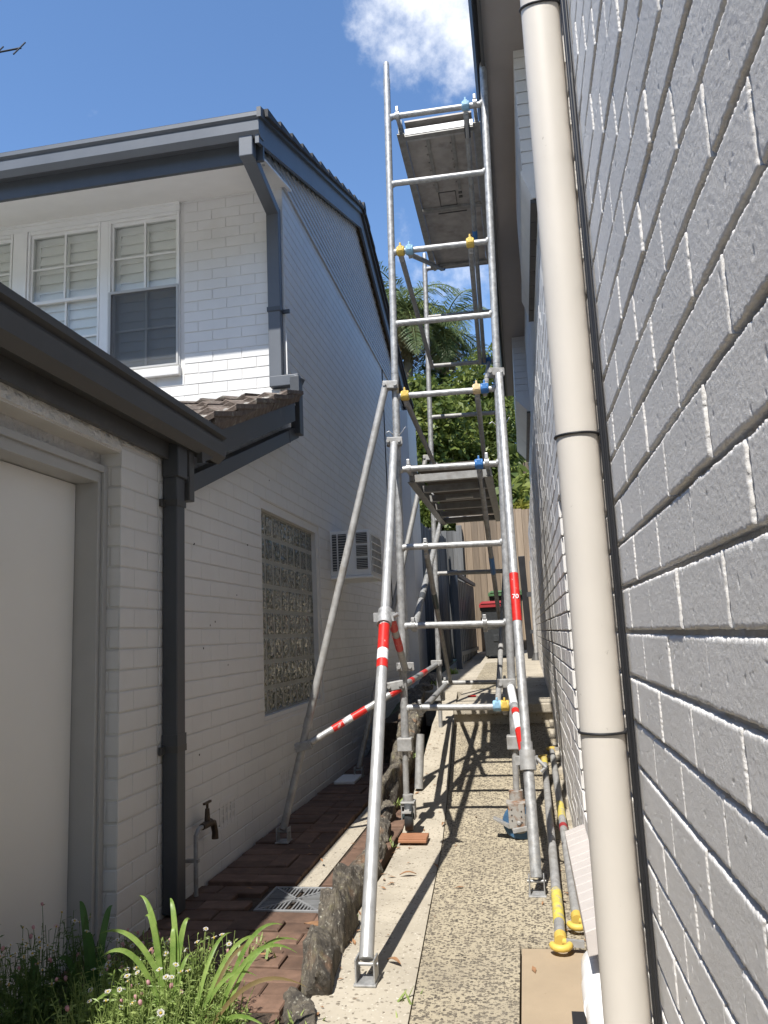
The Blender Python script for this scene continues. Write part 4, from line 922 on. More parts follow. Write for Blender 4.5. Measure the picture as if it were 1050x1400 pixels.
# round cream downpipe with straps
PX, PY, PR = 0.150, 1.76, 0.0465
def pxy(z): return PX + .004 * math.sin(z * 1.2)
q = MB(); q.tube([(PX, PY, z) for z in (-1.35, -.6, 0, .5, 1.0, 1.6, 2.4, 3.3)] + [(PX - .02, PY, 3.55), (PX - .09, PY, 3.72), (PX - .17, PY, 3.86)], PR, 40); rp = q.build('downpipe', 'pipe_cream', rh)
for z, tl in ((1.545, .10), (.432, .012), (-.222, .0)):
    q = MB(); pts = [(PX + (PR + .0022) * math.cos(t * math.pi / 16), PY + (PR + .0022) * math.sin(t * math.pi / 16), z + tl * math.sin(t * math.pi / 16) * .25) for t in range(33)]
    q.tube(pts, .0030, 6, caps=False); q.tube([(PX + PR, PY - .012, z), (PX + PR + .006, PY - .014, z + .004)], .006, 6); q.build('cable_tie', 'black', rp)
# black cables beside the pipe
cb = root('wall_cable', 'bundle of thin black cables running down the grey wall behind the cream pipe', 'cable', (.19, 1.60, -1.15))
for k, (dy, dx, r) in enumerate(((0, 0, .0048), (.011, -.004, .0042), (-.009, .001, .0034))):
    q = MB(); pts = []
    for i in range(40):
        z = -1.2 + 4.4 * i / 39; pts.append((XR - .008 + dx, 1.595 + dy + .010 * noise.noise(Vector((z * 1.4, k, 0))), z))
    q.tube(pts, r, 8); q.build('cable', 'black', cb)
# white PVC pipe at the foot of the wall
pv = root('drain_pipe', 'white plastic drain pipe with an elbow lying at the foot of the wall', 'pipe', (.13, 2.3, -1.1))
q = MB(); pts = [(.165, 2.84, -1.30), (.163, 2.84, -1.17), (.160, 2.82, -1.11), (.156, 2.77, -1.085), (.152, 2.69, -1.08), (.142, 2.2, -1.08), (.135, 0.6, -1.08)]
q.tube(pts, .050, 28); q.build('pipe', 'pvc_white', pv)
q = MB(); q.tube([(.1500, 2.60, -1.08), (.1465, 2.46, -1.08)], .0545, 28); q.build('coupling', 'pvc_white', pv)
q = MB(); q.box(.060, .100, 2.50, 2.58, -1.186, -1.14); q.build('pipe_saddle', 'black', pv)
# plinth ledge at the wall foot beyond the ramp
q = MB()
for k in range(12):
    a = 3.75 + k * .3; q.box(.155 + .01 * (k % 2), XR + .02, a, a + .285, prof(a) - .1, prof(a) + .03 + .012 * (k % 3))
q.build('footing', 'concrete', rh, kind='stuff', bevel=0.006)
# ================================================================== narrow mobile scaffold tower
tw = root('scaffold_tower', 'tall narrow galvanised scaffold tower with two platforms and slanting outriggers', 'scaffold', (-.42, 5.95, -1.19))
FY, RY = 4.80, 7.10
def LX(z, rear=False): return -.672 - (3.95 - z) * .0195 - (.03 if rear else 0)
def RX(z, rear=False): return .0 - (3.95 - z) * .0222 - (.03 if rear else 0)
RZ = [3.565, 3.06, 2.56, 2.05, 1.548, 1.058, .553, .06, -.438]
def collar(mb, a, b, r, n=14): mb.tube([a, b], r, n)
for rear in (False, True):
    y = RY if rear else FY; zb = -.56 if rear else -.66
    for fx in (LX, RX):
        q = MB(); zt = 3.86 if not rear else 3.60
        q.tube([(fx(zb, rear), y, zb), (fx(1.7, rear), y, 1.7)], .0242, 16); q.tube([(fx(1.702, rear), y, 1.702), (fx(zt, rear), y, zt)], .0238, 16)
        st = q.build('standard', 'galv', tw)
        q = MB(); q.tube([(fx(zt - .02, rear), y, zt - .02), (fx(zt + .115, rear), y, zt + .115), (fx(zt + .13, rear), y, zt + .13)], [.0205, .0205, .017], 14); q.build('spigot', 'galv', st)
        q = MB()
        for k, (dx, dz) in enumerate(((.034, .0), (-.034, .01))):                     # little wire pins through the joints
            q.tube([(fx(1.28) + dx * .6, y - .02, 1.28 + dz), (fx(1.28) + dx * 1.3, y - .035, 1.30 + dz), (fx(1.28) + dx * 1.9, y - .03, 1.33 - dz * 3)], .0028, 6)
        q.build('joint_pin', 'wire', st)
    for z in RZ:
        q = MB(); q.tube([(LX(z, rear) + .02, y, z), (RX(z, rear) - .02, y, z - .012)], .0200, 14); rg = q.build('rung', 'galv' if not rear else 'galv_old', tw)
        for fx, s_ in ((LX, 1), (RX, -1)):
            q = MB(); q.tube([(fx(z, rear) + s_ * .018, y, z - .005), (fx(z, rear) + s_ * .032, y, z - .005)], [.0245, .0208], 14); q.build('weld_ring', 'galv', rg)
# adjustable legs with clamp plates, castors below
for rear in (False, True):
    y = RY if rear else FY
    for fx in (LX, RX):
        zb = -.56 if rear else -.66; ze = prof(y) + .20 if not rear else prof(7.0) + .02
        q = MB(); q.tube([(fx(zb, rear), y, zb + .05), (fx(ze, rear) - .002, y, ze)], .0185, 14); lg = q.build('adjustable_leg', 'galv_old', tw)
        q = MB(); X_ = fx(zb, rear); q.box(X_ - .045, X_ + .045, y - .036, y + .034, zb - .035, zb + .045); q.build('leg_clamp', 'galv_old', lg, bevel=0.006)
        if rear:
            q = MB(); q.box(X_ - .06, X_ + .06, y - .06, y + .06, ze - .02, ze); q.build('base_plate', 'rust', lg)
def wheel(mb_t, c, r, w, ax):
    ax = Vector(ax).normalized(); c = Vector(c)
    mb_t.tube([c - ax * (w / 2), c - ax * (w / 2 - .006), c + ax * (w / 2 - .006), c + ax * (w / 2)], [r - .007, r, r, r - .007], 28)
# left front castor, seen edge-on, on a terracotta tile
cz = -1.178 + .026; X = LX(-1) + .012; Y = FY - .02
q = MB(); q.tube([(X, Y, -.985), (X, Y, -.945)], .032, 16); q.box(X - .042, X + .042, Y - .045, Y + .045, -.992, -.980); q.box(X - .042, X - .034, Y - .035, Y + .035, -1.085, -.985); q.box(X + .034, X + .042, Y - .035, Y + .035, -1.085, -.985)
q.bar((X - .043, Y - .03, -1.0), (X + .043, Y - .03, -1.0), .012, .02); ca = q.build('castor', 'galv_old', tw, bevel=0.003)
q = MB(); wheel(q, (X, Y, cz + .085), .088, .050, (1, .12, 0)); q.build('tyre', 'rubber', ca)
q = MB(); wheel(q, (X, Y, cz + .082), .056, .052, (1, .12, 0)); wheel(q, (X, Y, cz + .082), .018, .086, (1, .12, 0)); q.build('wheel_hub', 'teal_dark', ca)
q = MB(); q.bar((X - .028, Y - .088, -1.03), (X + .028, Y - .088, -1.03), .02, .012); q.bar((X, Y - .09, -1.03), (X, Y - .03, -1.0), .03, .008); q.build('brake_pedal', 'galv_old', ca, bevel=0.002)
# right front castor, swivelled side-on, rusty with a blue tyre
X = RX(-1) - .004; Y = FY - .06; cz = prof(FY)
q = MB(); q.tube([(X, FY, -.985), (X, FY, -.93)], .042, 18); q.box(X - .06, X + .06, Y - .03, Y + .07, -.992, -.982); q.box(X - .05, X + .045, Y - .036, Y - .028, -1.125, -.985); q.box(X - .05, X + .045, Y + .042, Y + .05, -1.125, -.985)
cb_ = q.build('castor', 'rust', tw, bevel=0.003)
q = MB(); wheel(q, (X + .012, Y + .006, cz + .097), .097, .05, (.1, 1, 0)); q.build('tyre', 'blue_tyre', cb_)
q = MB(); wheel(q, (X + .012, Y + .006, cz + .097), .066, .054, (.1, 1, 0)); wheel(q, (X + .012, Y + .006, cz + .097), .014, .1, (.1, 1, 0)); q.build('wheel_hub', 'galv_old', cb_)
q = MB(); q.prism([(X - .05, Y - .04, -1.10), (X - .135, Y - .05, -1.062), (X - .14, Y - .05, -1.070), (X - .05, Y - .04, -1.125)], (0, .06, 0)); q.bar((X - .03, Y - .045, -1.135), (X + .06, Y - .045, -1.118), .02, .025); q.build('brake_pedal', 'galv_old', cb_, bevel=0.002)
q = MB()
for dx, dz in ((-.03, -1.02), (-.03, -1.05), (-.03, -1.08), (.025, -1.03), (.025, -1.06), (.025, -1.09)): q.tube([(X + dx, Y - .0365, dz), (X + dx, Y - .0385, dz)], .004, 8)
q.build('bolt_hole', 'black', cb_)

# braces: flat-sided tubes hooked over the rungs with coloured spring clips
def clip(brace, p, m, up_=True, kind='wing'):
    q = MB(); x, y, z = p
    q.tube([(x - .026, y, z), (x - .021, y, z), (x + .021, y, z), (x + .026, y, z)], [.028, .033, .033, .028], 18)
    q.box(x - .006, x + .006, y - .030, y + .012, z + .022, z + .049)
    q.box(x - .014, x + .014, y - .034, y - .020, z - .012, z + .026)
    q.build('brace_clip', m, brace, bevel=0.003)
def hook(brace, p):
    q = MB(); x, y, z = p
    q.tube([(x - .013, y, z), (x + .013, y, z)], .029, 14); q.box(x - .011, x + .011, y - .030, y + .01, z + .018, z + .046); q.build('end_hook', 'galv', brace, bevel=0.003)
def brace(a, b, ca=None, cbb=None, m='galv_old', r=.0185, bands=()):
    a = Vector(a); b = Vector(b); d = (b - a).normalized()
    q = MB(); q.tube([a + Vector((0, 0, -.030)) + d * .02, b + Vector((0, 0, -.020)) - d * .02], r, 14)
    q.bar(a + Vector((0, 0, .0)), a + Vector((0, 0, -.05)) + d * .05, .026, .03)
    o = q.build('brace', m, tw)
    for p, c in ((a, ca), (b, cbb)):
        if c == 'hook': hook(o, p)
        elif c: clip(o, p, c)
    for t, ln, mm in bands:
        p = a.lerp(b, t) + Vector((0, 0, -.027)); w = MB(); w.tube([p - d * ln / 2, p + d * ln / 2], r + .0018, 14); w.build('colour_band', mm, o)
    return o
brace((-.636, FY, 2.56), (-.690, RY, 2.56), 'yellow_plastic', 'hook')
brace((-.575, FY, 2.56), (-.535, RY, 3.56), 'pale_blue_plastic', 'blue_plastic')
brace((-.655, FY, 1.548), (-.700, RY, 1.548), 'yellow_plastic', 'hook')
brace((-.138, FY, 3.558), (-.190, RY, 2.555), 'pale_blue_plastic', 'blue_plastic', bands=((.06, .10, 'black'), (.42, .14, 'blue_plastic')))
brace((-.168, FY, 2.555), (-.230, RY, 2.555), 'yellow_plastic', 'hook')
brace((-.188, FY, 1.545), (-.245, RY, 1.545), 'cream_plastic', 'hook')
brace((-.138, FY, 1.545), (-.150, RY, 2.555), 'blue_plastic', 'blue_plastic')
brace((-.205, FY, 1.052), (-.205, RY, .06), 'blue_plastic', 'hook', bands=((.06, .10, 'black'), (.52, .26, 'blue_plastic')))
brace((-.190, FY, -.442), (-.135, RY, .553), 'pale_blue_plastic', 'hook')
brace((-.145, FY, -.442), (-.200, RY, -.438), 'yellow_plastic', 'hook')
brace((-.572, FY, .553), (-.690, RY, -.40), 'hook', 'hook', bands=((.30, .24, 'teal_dark'),))
brace((-.675, FY, .062), (-.690, RY, 1.058), 'hook', 'hook', m='galv', r=.022, bands=((.22, .10, 'trim_dark'), (.40, .05, 'trim_dark')))
brace((-.660, FY, -.438), (-.735, RY, -.438), 'hook', 'hook', m='galv', r=.022)
hk = brace((-.232, FY, .060), (-.250, RY, .060), 'hook', 'hook')

# platforms
def platform(zr, y0, y1, x0, x1, sheet, bars, plates):
    zt = zr + .05; zb = zr - .065
    q = MB(); q.box(x0 + .03, x1 - .03, y0 + .03, y1 - .03, zt - .014, zt - .002)
    if sheet: q.box(x0 + .028, x1 - .028, y0 + .05, y1 - .05, zb + .012, zb + .016)
    o = q.build('platform', 'deck_sheet' if sheet else 'ply', tw)
    for x in (x0, x1):
        q = MB(); q.bar((x, y0, zr - .010), (x, y1, zr - .010), .026, .10); q.box(x - .026, x + .026, y0, y1, zb - .006, zb); q.build('side_rail', 'alu_dirty', o)
    for k in range(bars):
        y = y0 + .05 + (y1 - y0 - .1) * k / (bars - 1)
        q = MB(); q.box(x0 + .014, x1 - .014, y - .022, y + .022, zb + (.002 if not sheet else -.012), zb + .05 if not sheet else zb + .010); q.build('cross_bar', 'alu_dirty', o)
    for k in range(plates):
        x = x0 + (x1 - x0) * (k + 1) / (plates + 1)
        q = MB(); q.box(x - .012, x + .012, y0 + .06, y0 + .80, zb + .004, zb + .010)
        for j in range(7): q.tube([(x - .02, y0 + .1 + j * .1, zb + .010), (x - .02, y0 + .1 + j * .1, zb + .003)], .005, 6)
        q.build('rivet_strip', 'alu_dirty', o)
    for x in (x0, x1):
        for y, s_ in ((FY, 1), (RY, -1)):
            q = MB(); q.tube([(x - .013, y, zr), (x + .013, y, zr)], .030, 14); q.box(x - .012, x + .012, min(y, y + s_ * .11), max(y, y + s_ * .11), zr - .028, zr + .012); q.box(x - .010, x + .010, y - .028, y + .005, zr + .02, zr + .058); q.build('platform_hook', 'alu', o, bevel=0.003)
    return o
p1 = platform(3.565, 4.90, 7.0, -.61, -.075, True, 3, 2)
q = MB(); q.box(-.58, -.10, 4.925, 4.955, 3.50, 3.545); q.box(-.58, -.10, 4.985, 5.01, 3.50, 3.53); q.build('end_bar', 'alu', p1)
q = MB()
for x0_, x1_, y0_, y1_ in ((-.43, -.29, 5.72, 5.725), (-.43, -.29, 5.92, 5.925), (-.43, -.425, 5.72, 5.92), (-.295, -.29, 5.72, 5.92), (-.27, -.24, 5.74, 5.77), (-.27, -.24, 5.80, 5.83), (-.46, -.22, 6.03, 6.04)): q.box(x0_, x1_, y0_, y1_, 3.507, 3.513)
q.build('stamped_mark', 'trim_warm', p1)
p2 = platform(1.058, 4.90, 7.0, -.655, -.155, False, 6, 0)
q = MB(); q.box(-.50, -.30, 5.60, 5.64, .984, .994); q.build('maker_plate', 'alu', p2)
q = MB(); q.box(-.63, -.18, 4.93, 4.95, 1.00, 1.03); q.build('end_bar', 'alu', p2)

# outriggers (stabilisers)
def swivel(parent, p, d=(1, 0, 0)):
    q = MB(); p = Vector(p); d = Vector(d).normalized()
    q.bar(p - d * .05, p + d * .05, .062, .052); q.tube([p + d * .035 + Vector((0, -.042, 0)), p + d * .035 + Vector((0, .03, 0))], .012, 8); q.tube([p - d * .035 + Vector((0, -.042, 0)), p - d * .035 + Vector((0, .03, 0))], .012, 8)
    return q.build('swivel_coupler', 'galv_old', parent, bevel=0.006)
def outrigger(top, foot, m, r=.0235, taper_at=None, clampat=None, tapes=(), split=.5, r2=None):
    a = Vector(top); b = Vector(foot); d = (b - a).normalized(); r2 = r2 or r + .003
    e_ = b + Vector((0, 0, .075)); d = (e_ - a).normalized(); mid = a.lerp(e_, split)
    q = MB(); q.tube([a, mid], r, 16); q.tube([mid, e_], r2, 16); q.tube([mid - d * .03, mid + d * .03], r2 + .0035, 16)
    o = q.build('outrigger', m, tw)
    q = MB(); c = b + Vector((0, 0, .0)); q.box(c.x - .036, c.x - .030, c.y - .035, c.y + .035, c.z + .002, c.z + .085); q.box(c.x + .030, c.x + .036, c.y - .035, c.y + .035, c.z + .002, c.z + .085); q.box(c.x - .040, c.x + .040, c.y - .045, c.y + .045, c.z + .001, c.z + .009); q.tube([(c.x - .042, c.y, c.z + .06), (c.x + .042, c.y, c.z + .06)], .007, 8)
    q.build('foot', 'galv', o, bevel=0.002)
    q = MB(); p = b + Vector((0, 0, .075)); q.tube([p - d * .06, p + d * .004], r2 + .002, 16); q.tube([p + d * .0045, p + d * .006], r2 - .003, 16); q.build('end_plug', 'black', o) if False else None
    for t, ln, mm in tapes:
        p = a.lerp(e_, t); w = MB(); rr_ = (r if t < split else r2) + .0015; w.tube([p - d * ln / 2, p + d * ln / 2], rr_, 16); w.build('tape', mm, o)
    return o
oL = outrigger((-.775, 4.755, 1.61), (-1.474, 4.57, -1.165), 'galv_old', split=.78, r2=.0222)
swivel(oL, (-.745, 4.77, 1.615), (1, .1, -.05))
swivel(oL, (-1.345, 4.60, -.625), (.9, .1, .2))
oM = outrigger((-.735, 4.745, 1.215), (-.631, 2.87, -1.199), 'alu', split=.475, r=.0245, r2=.0265, tapes=((.522, .15, 'red_tape'), (.558, .06, 'white_label'), (.576, .045, 'red_tape')))
swivel(oM, (-.735, 4.765, 1.235), (1, .2, 0))
q = MB(); p = Vector((-.735, 4.745, 1.215)).lerp(Vector((-.631, 2.87, -1.124)), .478); q.tube([p + Vector((0, .03, .03)), p + Vector((0, -.03, -.04))], .038, 16); q.bar(p + Vector((-.055, 0, 0)), p + Vector((.055, 0, 0)), .03, .045); q.tube([p + Vector((.05, -.02, .0)), p + Vector((.075, -.03, .012))], .010, 8); q.build('collar', 'galv', oM)
oR = outrigger((-.041, 4.745, 1.61), (-.024, 3.80, -1.196), 'galv', split=.80, r=.0240, r2=.0265, tapes=((.524, .275, 'red_tape'),))
swivel(oR, (-.06, 4.77, 1.63), (1, .3, 0))
q = MB(); p = Vector((-.041, 4.745, 1.61)).lerp(Vector((-.024, 3.80, -1.121)), .82); q.tube([p + Vector((0, .012, .045)), p + Vector((0, -.012, -.045))], .040, 18); q.bar(p + Vector((-.06, 0, 0)), p + Vector((.05, 0, 0)), .03, .04); q.tube([p + Vector((.045, -.02, .01)), p + Vector((.085, -.03, -.03))], .009, 8); q.tube([p + Vector((.085, -.03, -.03)), p + Vector((.06, -.03, -.05))], .007, 8); q.build('collar', 'galv_old', oR)
oB = outrigger((-.80, 7.07, 1.64), (-1.46, 6.62, -1.165), 'galv_old', split=.78, r2=.0222)
swivel(oB, (-.775, 7.08, 1.65), (1, .1, 0))
# struts between outriggers and standards
def strut(a, b, tapes=(), m='galv', r=.0205):
    a = Vector(a); b = Vector(b); d = (b - a).normalized(); q = MB(); q.tube([a, b], r, 14); o = q.build('strut', m, tw)
    for t, ln, mm in tapes:
        p = a.lerp(b, t); w = MB(); w.tube([p - d * ln / 2, p + d * ln / 2], r + .0015, 14); w.build('tape', mm, o)
    return o
s1 = strut((-1.30, 4.60, -.605), (-.765, 4.77, -.315), ((.42, .23, 'red_tape'), (.40, .06, 'white_label'), (.93, .07, 'red_tape')))
swivel(s1, (-.80, 4.765, -.30), (1, .2, .15))
s2 = strut((-.765, 4.83, -.31), (-.805, 7.08, -.275), ((.52, .30, 'red_tape'), (.18, .14, 'red_tape')))
swivel(s2, (-.80, 7.08, -.26), (1, 0, 0))
s3 = strut((-.668, 3.93, .10), (-.735, 4.76, -.20), ((.45, .22, 'red_tape'), (.12, .16, 'red_tape')), r=.021)
swivel(s3, (-.735, 4.77, -.19), (1, .4, 0))
s4 = strut((-.104, 4.77, -.32), (-.04, 4.0, -.63), ((.18, .22, 'white_label'), (.42, .05, 'red_tape'), (.56, .16, 'white_label'), (.78, .22, 'red_tape')), r=.021)
swivel(s4, (-.125, 4.78, -.31), (1, .3, 0))
# lettering on the red tape of the right outrigger
def text_mesh(txt, size, name, m, parent, mw):
    cu = bpy.data.curves.new(name, 'FONT'); cu.body = txt; cu.size = size; cu.align_x = 'CENTER'; cu.align_y = 'CENTER'; cu.extrude = .0004
    o = bpy.data.objects.new(name, cu); COL.objects.link(o); dgp = bpy.context.evaluated_depsgraph_get(); me = bpy.data.meshes.new_from_object(o.evaluated_get(dgp))
    bpy.data.objects.remove(o); me.materials.clear(); me.materials.append(MATS[m]); t = bpy.data.objects.new(name, me); COL.objects.link(t); t.parent = parent
    mw = mw.copy(); mw.translation = mw.translation - ORG[parent.name]; t.matrix_basis = mw; return t
p = Vector((-.041, 4.745, 1.61)).lerp(Vector((-.024, 3.80, -1.121)), .526)
n_ = Vector((0, -.947, .32)).normalized(); u_ = Vector((.006, .32, .947)).normalized(); x_ = u_.cross(n_) * -1
x_ = Vector((1, 0, 0)); u_ = n_.cross(x_) * 1.0
mw = Matrix(((x_.x, u_.x, n_.x, 0), (x_.y, u_.y, n_.y, 0), (x_.z, u_.z, n_.z, 0), (0, 0, 0, 1))); mw.translation = p + n_ * .0262
text_mesh('70', .036, 'tape_lettering', 'white_label', oR, mw)

# ------------------------------------------------------------------ loose things round the tower
mb = MB(); mb.box(-.80, -.635, 4.62, 4.74, -1.178, -1.154); mb.box(-.80, -.635, 4.60, 4.6195, -1.178, -1.162)
tag(mb.build('terracotta_tile', 'terracotta', bevel=0.004), 'terracotta tile lying under the left castor as packing', 'tile')
def loose(a, b, bands, label):
    a = Vector(a); b = Vector(b); d = (b - a).normalized(); t = root('loose_brace', label, 'scaffold brace', tuple(a), 'spare braces lying by the right wall')
    q = MB(); q.tube([a + d * .07, b - d * .05], .021, 16); tb = q.build('tube', 'galv_old', t)
    for t0, ln, mm in bands:
        p = a.lerp(b, t0); w = MB(); w.tube([p - d * ln / 2, p + d * ln / 2], .0228, 16); w.build('colour_band', mm, tb)
    for e, s_ in ((a, 1), (b, -1)):                        # open C-shaped claw
        q = MB(); sx = Vector((1, 0, 0)); pts = []
        for k in range(11):
            an = math.radians(-70 + 250 * k / 10); c_ = e + d * s_ * .01
            pts.append(c_ + d * (-s_) * (math.sin(an) * .030) + sx * (math.cos(an) * .032 * (1 if s_ > 0 else -1)))
        q.tube(pts, [.013] * 11, 10); q.tube([e + d * s_ * .035, e + d * s_ * .085], .024, 14); q.build('claw', 'yellow_plastic', t)
        q = MB(); q.bar(e + d * s_ * .02 + Vector((.02, 0, .005)), e + d * s_ * .02 + Vector((.085, 0, .0)), .02, .022); q.build('latch', 'galv_old', t)
    return t
def onp(x, y, r=.024): return (x, y, prof(y) + r)
loose(onp(.053, 3.13, .036), onp(.082, 6.15, .034), ((.115, .30, 'yellow_paint'), (.955, .22, 'yellow_paint'), (.86, .03, 'trim_dark')), 'spare brace with yellow claws on the ground, nearer the scaffold tower')
loose(onp(.128, 3.34, .036), onp(.148, 6.35, .034), ((.48, .26, 'yellow_paint'), (.385, .05, 'lid_red')), 'spare brace with yellow claws on the ground, tight against the right wall')
q = MB(); q.tube([(-.80, 5.55, -1.06), (-.78, 5.62, -.70)], .030, 16)
tag(q.build('pipe_offcut', 'galv_old'), 'short grey length of pipe standing against the edging stones', 'pipe')
q = MB()
q.box(-.60, -.52, 7.9, 7.98, prof(7.9) + .002, prof(7.9) + .012); tag(q.build('paper_scrap', 'red_tape'), 'scrap of red and white packaging lying beyond the step', 'litter')
# ================================================================== fences, gate, bins at the far end
rnd = random.Random(21)
def pal_mesh(w, h, seed, t=.018):
    r = random.Random(seed); mb = MB(); mb.box(-w / 2, w / 2, -t / 2, t / 2, 0, h); return mb
def fence(name, label, p0, p1, zb, zt, w, m, cap=True):
    p0 = Vector((p0[0], p0[1], zb)); p1 = Vector((p1[0], p1[1], zb)); d = (p1 - p0); L = d.length; d.normalize(); f = root(name, label, 'fence', tuple(p0)); n = int(L / w); rz = math.atan2(d.y, d.x)
    mb = MB(); mb.box(-w / 2 + .004, w / 2 - .004, -.009, .009, 0, zt - zb); me = mesh_only(mb, 'paling', m)
    nv = Vector((-d.y, d.x, 0))
    for i in range(n):
        inst('paling', me, f, p0 + d * (w * (i + .5)) + nv * rnd.uniform(-.004, .004), rz + rnd.uniform(-.02, .02), (1, 1, 1 + rnd.uniform(-.012, .008)))
    for i in range(n - 1): inst('paling', me, f, p0 + d * (w * (i + 1)) + nv * .021, rz)
    for z in (.25, .8):
        q = MB(); a = p0 + nv * .055 + Vector((0, 0, (zt - zb) * z)); q.bar(a, a + d * L, .04, .07); q.build('rail', m, f)
    for k in range(max(2, int(L / 2.2) + 1)):
        q = MB(); a = p0 + nv * .09 + d * (L * k / max(1, int(L / 2.2))); q.bar(a, a + Vector((0, 0, zt - zb - .1)), .09, .09, (0, 1, 0)); q.build('post', m, f)
    if cap:
        q = MB(); a = p0 + Vector((0, 0, zt - zb + .012)); q.bar(a, a + d * L, .10, .02); q.build('capping', m, f) if False else None
    return f
fence('paling_fence', 'tall brown timber paling fence closing the far end of the alley', (-1.16, 15.5), (.9, 15.5), -.50, 2.40, .128, 'paling')
fence('paling_fence', 'lower grey weathered paling fence beside the brown one at the far end', (-1.95, 15.42), (-1.18, 15.42), -.50, 2.05, .11, 'paling_grey')
fence('paling_fence', 'shaded grey paling fence running behind the left house', (-1.70, 12.35), (-1.40, 15.30), -.70, 1.90, .11, 'paling_grey')
q = MB(); q.box(-1.20, -1.09, 15.34, 15.45, -.5, 2.14); tag(q.build('fence_post', 'paling_grey', bevel=.006), 'square grey post where the grey and brown fences meet', 'post')
# dark blue-grey side gate standing open along the path
gt = root('side_gate', 'dark blue-grey boarded gate along the left of the path before the bins', 'gate', (-.93, 11.4, -.52))
def gx(y): return -.955 + .010 * (y - 11.4)
n = 22
for k in range(n):
    y = 11.46 + 3.6 * k / n; q = MB(); q.box(gx(y) - .012 + .005 * (k % 2), gx(y) + .012 + .005 * (k % 2), y, y + 3.6 / n - .012, -.45, .80 + .02 * (y - 11.4)); q.build('board', 'gate_blue', gt)
q = MB(); q.box(gx(11.4) - .04, gx(11.4) + .045, 11.36, 11.45, -.55, .93); q.build('post', 'gate_blue', gt, bevel=.005)
q = MB(); q.bar((gx(11.4) + .03, 11.45, .86), (gx(15) + .03, 15.06, .91), .05, .06); q.bar((gx(11.4) + .03, 11.45, -.30), (gx(15) + .03, 15.06, -.30), .03, .06); q.build('rail', 'gate_blue', gt)
# wheelie bins
def bin_(name, label, x, y, z, w, d, h, body, lid, rz=0.0):
    b = root(name, label, 'bin', (x, y, z), 'wheelie bins at the end of the path'); zt = z + h
    def ring(zz, s): return [(x + sx * w / 2 * s, y + sy * d / 2 * s, zz) for sx, sy in ((-1, -1), (1, -1), (1, 1), (-1, 1))]
    q = MB(); vs = ring(z + .04, .80) + ring(z + h * .86, .97) + ring(z + h * .865, 1.03) + ring(zt - .05, 1.04)
    q.add(vs, [(3, 2, 1, 0)] + [(a + k, a + (k + 1) % 4, a + 4 + (k + 1) % 4, a + 4 + k) for a in (0, 4, 8) for k in range(4)] + [(12, 13, 14, 15)])
    q.box(x - w * .12, x + w * .12, y - d * .45, y - d * .40, z + h * .3, z + h * .42)
    bo = q.build('body', body, b, bevel=.012)
    q = MB(); n = 6; vs = []
    for i in range(n + 1):
        t = i / n; zz = zt - .045 + .07 * math.sin(math.pi * min(1, t * .9 + .08)); yy = y - d * .56 + d * 1.12 * t
        vs += [(x - w * .54, yy, zz - .02), (x - w * .45, yy, zz + .015), (x + w * .45, yy, zz + .015), (x + w * .54, yy, zz - .02)]
    q.add(vs, [(i * 4 + k, i * 4 + k + 1, (i + 1) * 4 + k + 1, (i + 1) * 4 + k) for i in range(n) for k in range(3)], True)
    q.box(x - w * .54, x + w * .54, y - d * .58, y - d * .55, zt - .075, zt - .03); q.build('lid', lid, b)
    q = MB(); q.tube([(x - w * .4, y + d * .6, zt - .08), (x + w * .4, y + d * .6, zt - .08)], .016, 8); q.build('handle', body, b)
    for s_ in (-1, 1):
        q = MB(); wheel(q, (x + s_ * w * .40, y + d * .36, z + .10), .10, .05, (1, 0, 0)); q.build('wheel', 'rubber', b)
    q = MB(); q.box(x - .07, x + .07, y - d * .475, y - d * .468, z + h * .60, z + h * .62); q.build('label_plate', 'white_label', bo)
    return b
bin_('wheelie_bin', 'dark wheelie bin with a red lid next to the side gate', -.46, 13.5, prof(13.5), .48, .55, .93, 'rubber', 'lid_red')
bin_('wheelie_bin', 'larger dark wheelie bin with a green lid behind the red lidded one', -.28, 14.5, prof(14.5), .58, .72, 1.12, 'bin_green', 'lid_green')
q = MB(); q.box(-.36, .06, 14.35, 14.42, 0.55, .60)
# broom-like steel pole and leaning black post by the right wall
bp_ = root('gate_post', 'black timber post leaning in front of the far end of the right wall', 'post', (.075, 13.0, -.46))
q = MB(); q.bar((.085, 13.0, prof(13) + .002), (.045, 13.0, 1.22), .105, .09, (0, 1, 0)); pb = q.build('post', 'black', bp_, bevel=.006)
q = MB(); q.box(.09, .22, 12.95, 13.0, .54, .62); q.box(.10, .20, 12.95, 13.0, -.06, .0); q.build('hinge', 'trim_dark', bp_)
sp = root('steel_prop', 'thin galvanised pole with a splayed foot standing by the right wall', 'pole', (.165, 12.6, -.47))
q = MB(); q.tube([(.165, 12.6, prof(12.6) + .06), (.20, 12.9, 1.12)], .032, 12); q.build('pole', 'galv_old', sp)
q = MB(); q.tube([(.165, 12.6, prof(12.6) + .001), (.165, 12.6, prof(12.6) + .04), (.165, 12.6, prof(12.6) + .12)], [.085, .07, .035], 12); q.build('foot', 'trim_warm', sp)

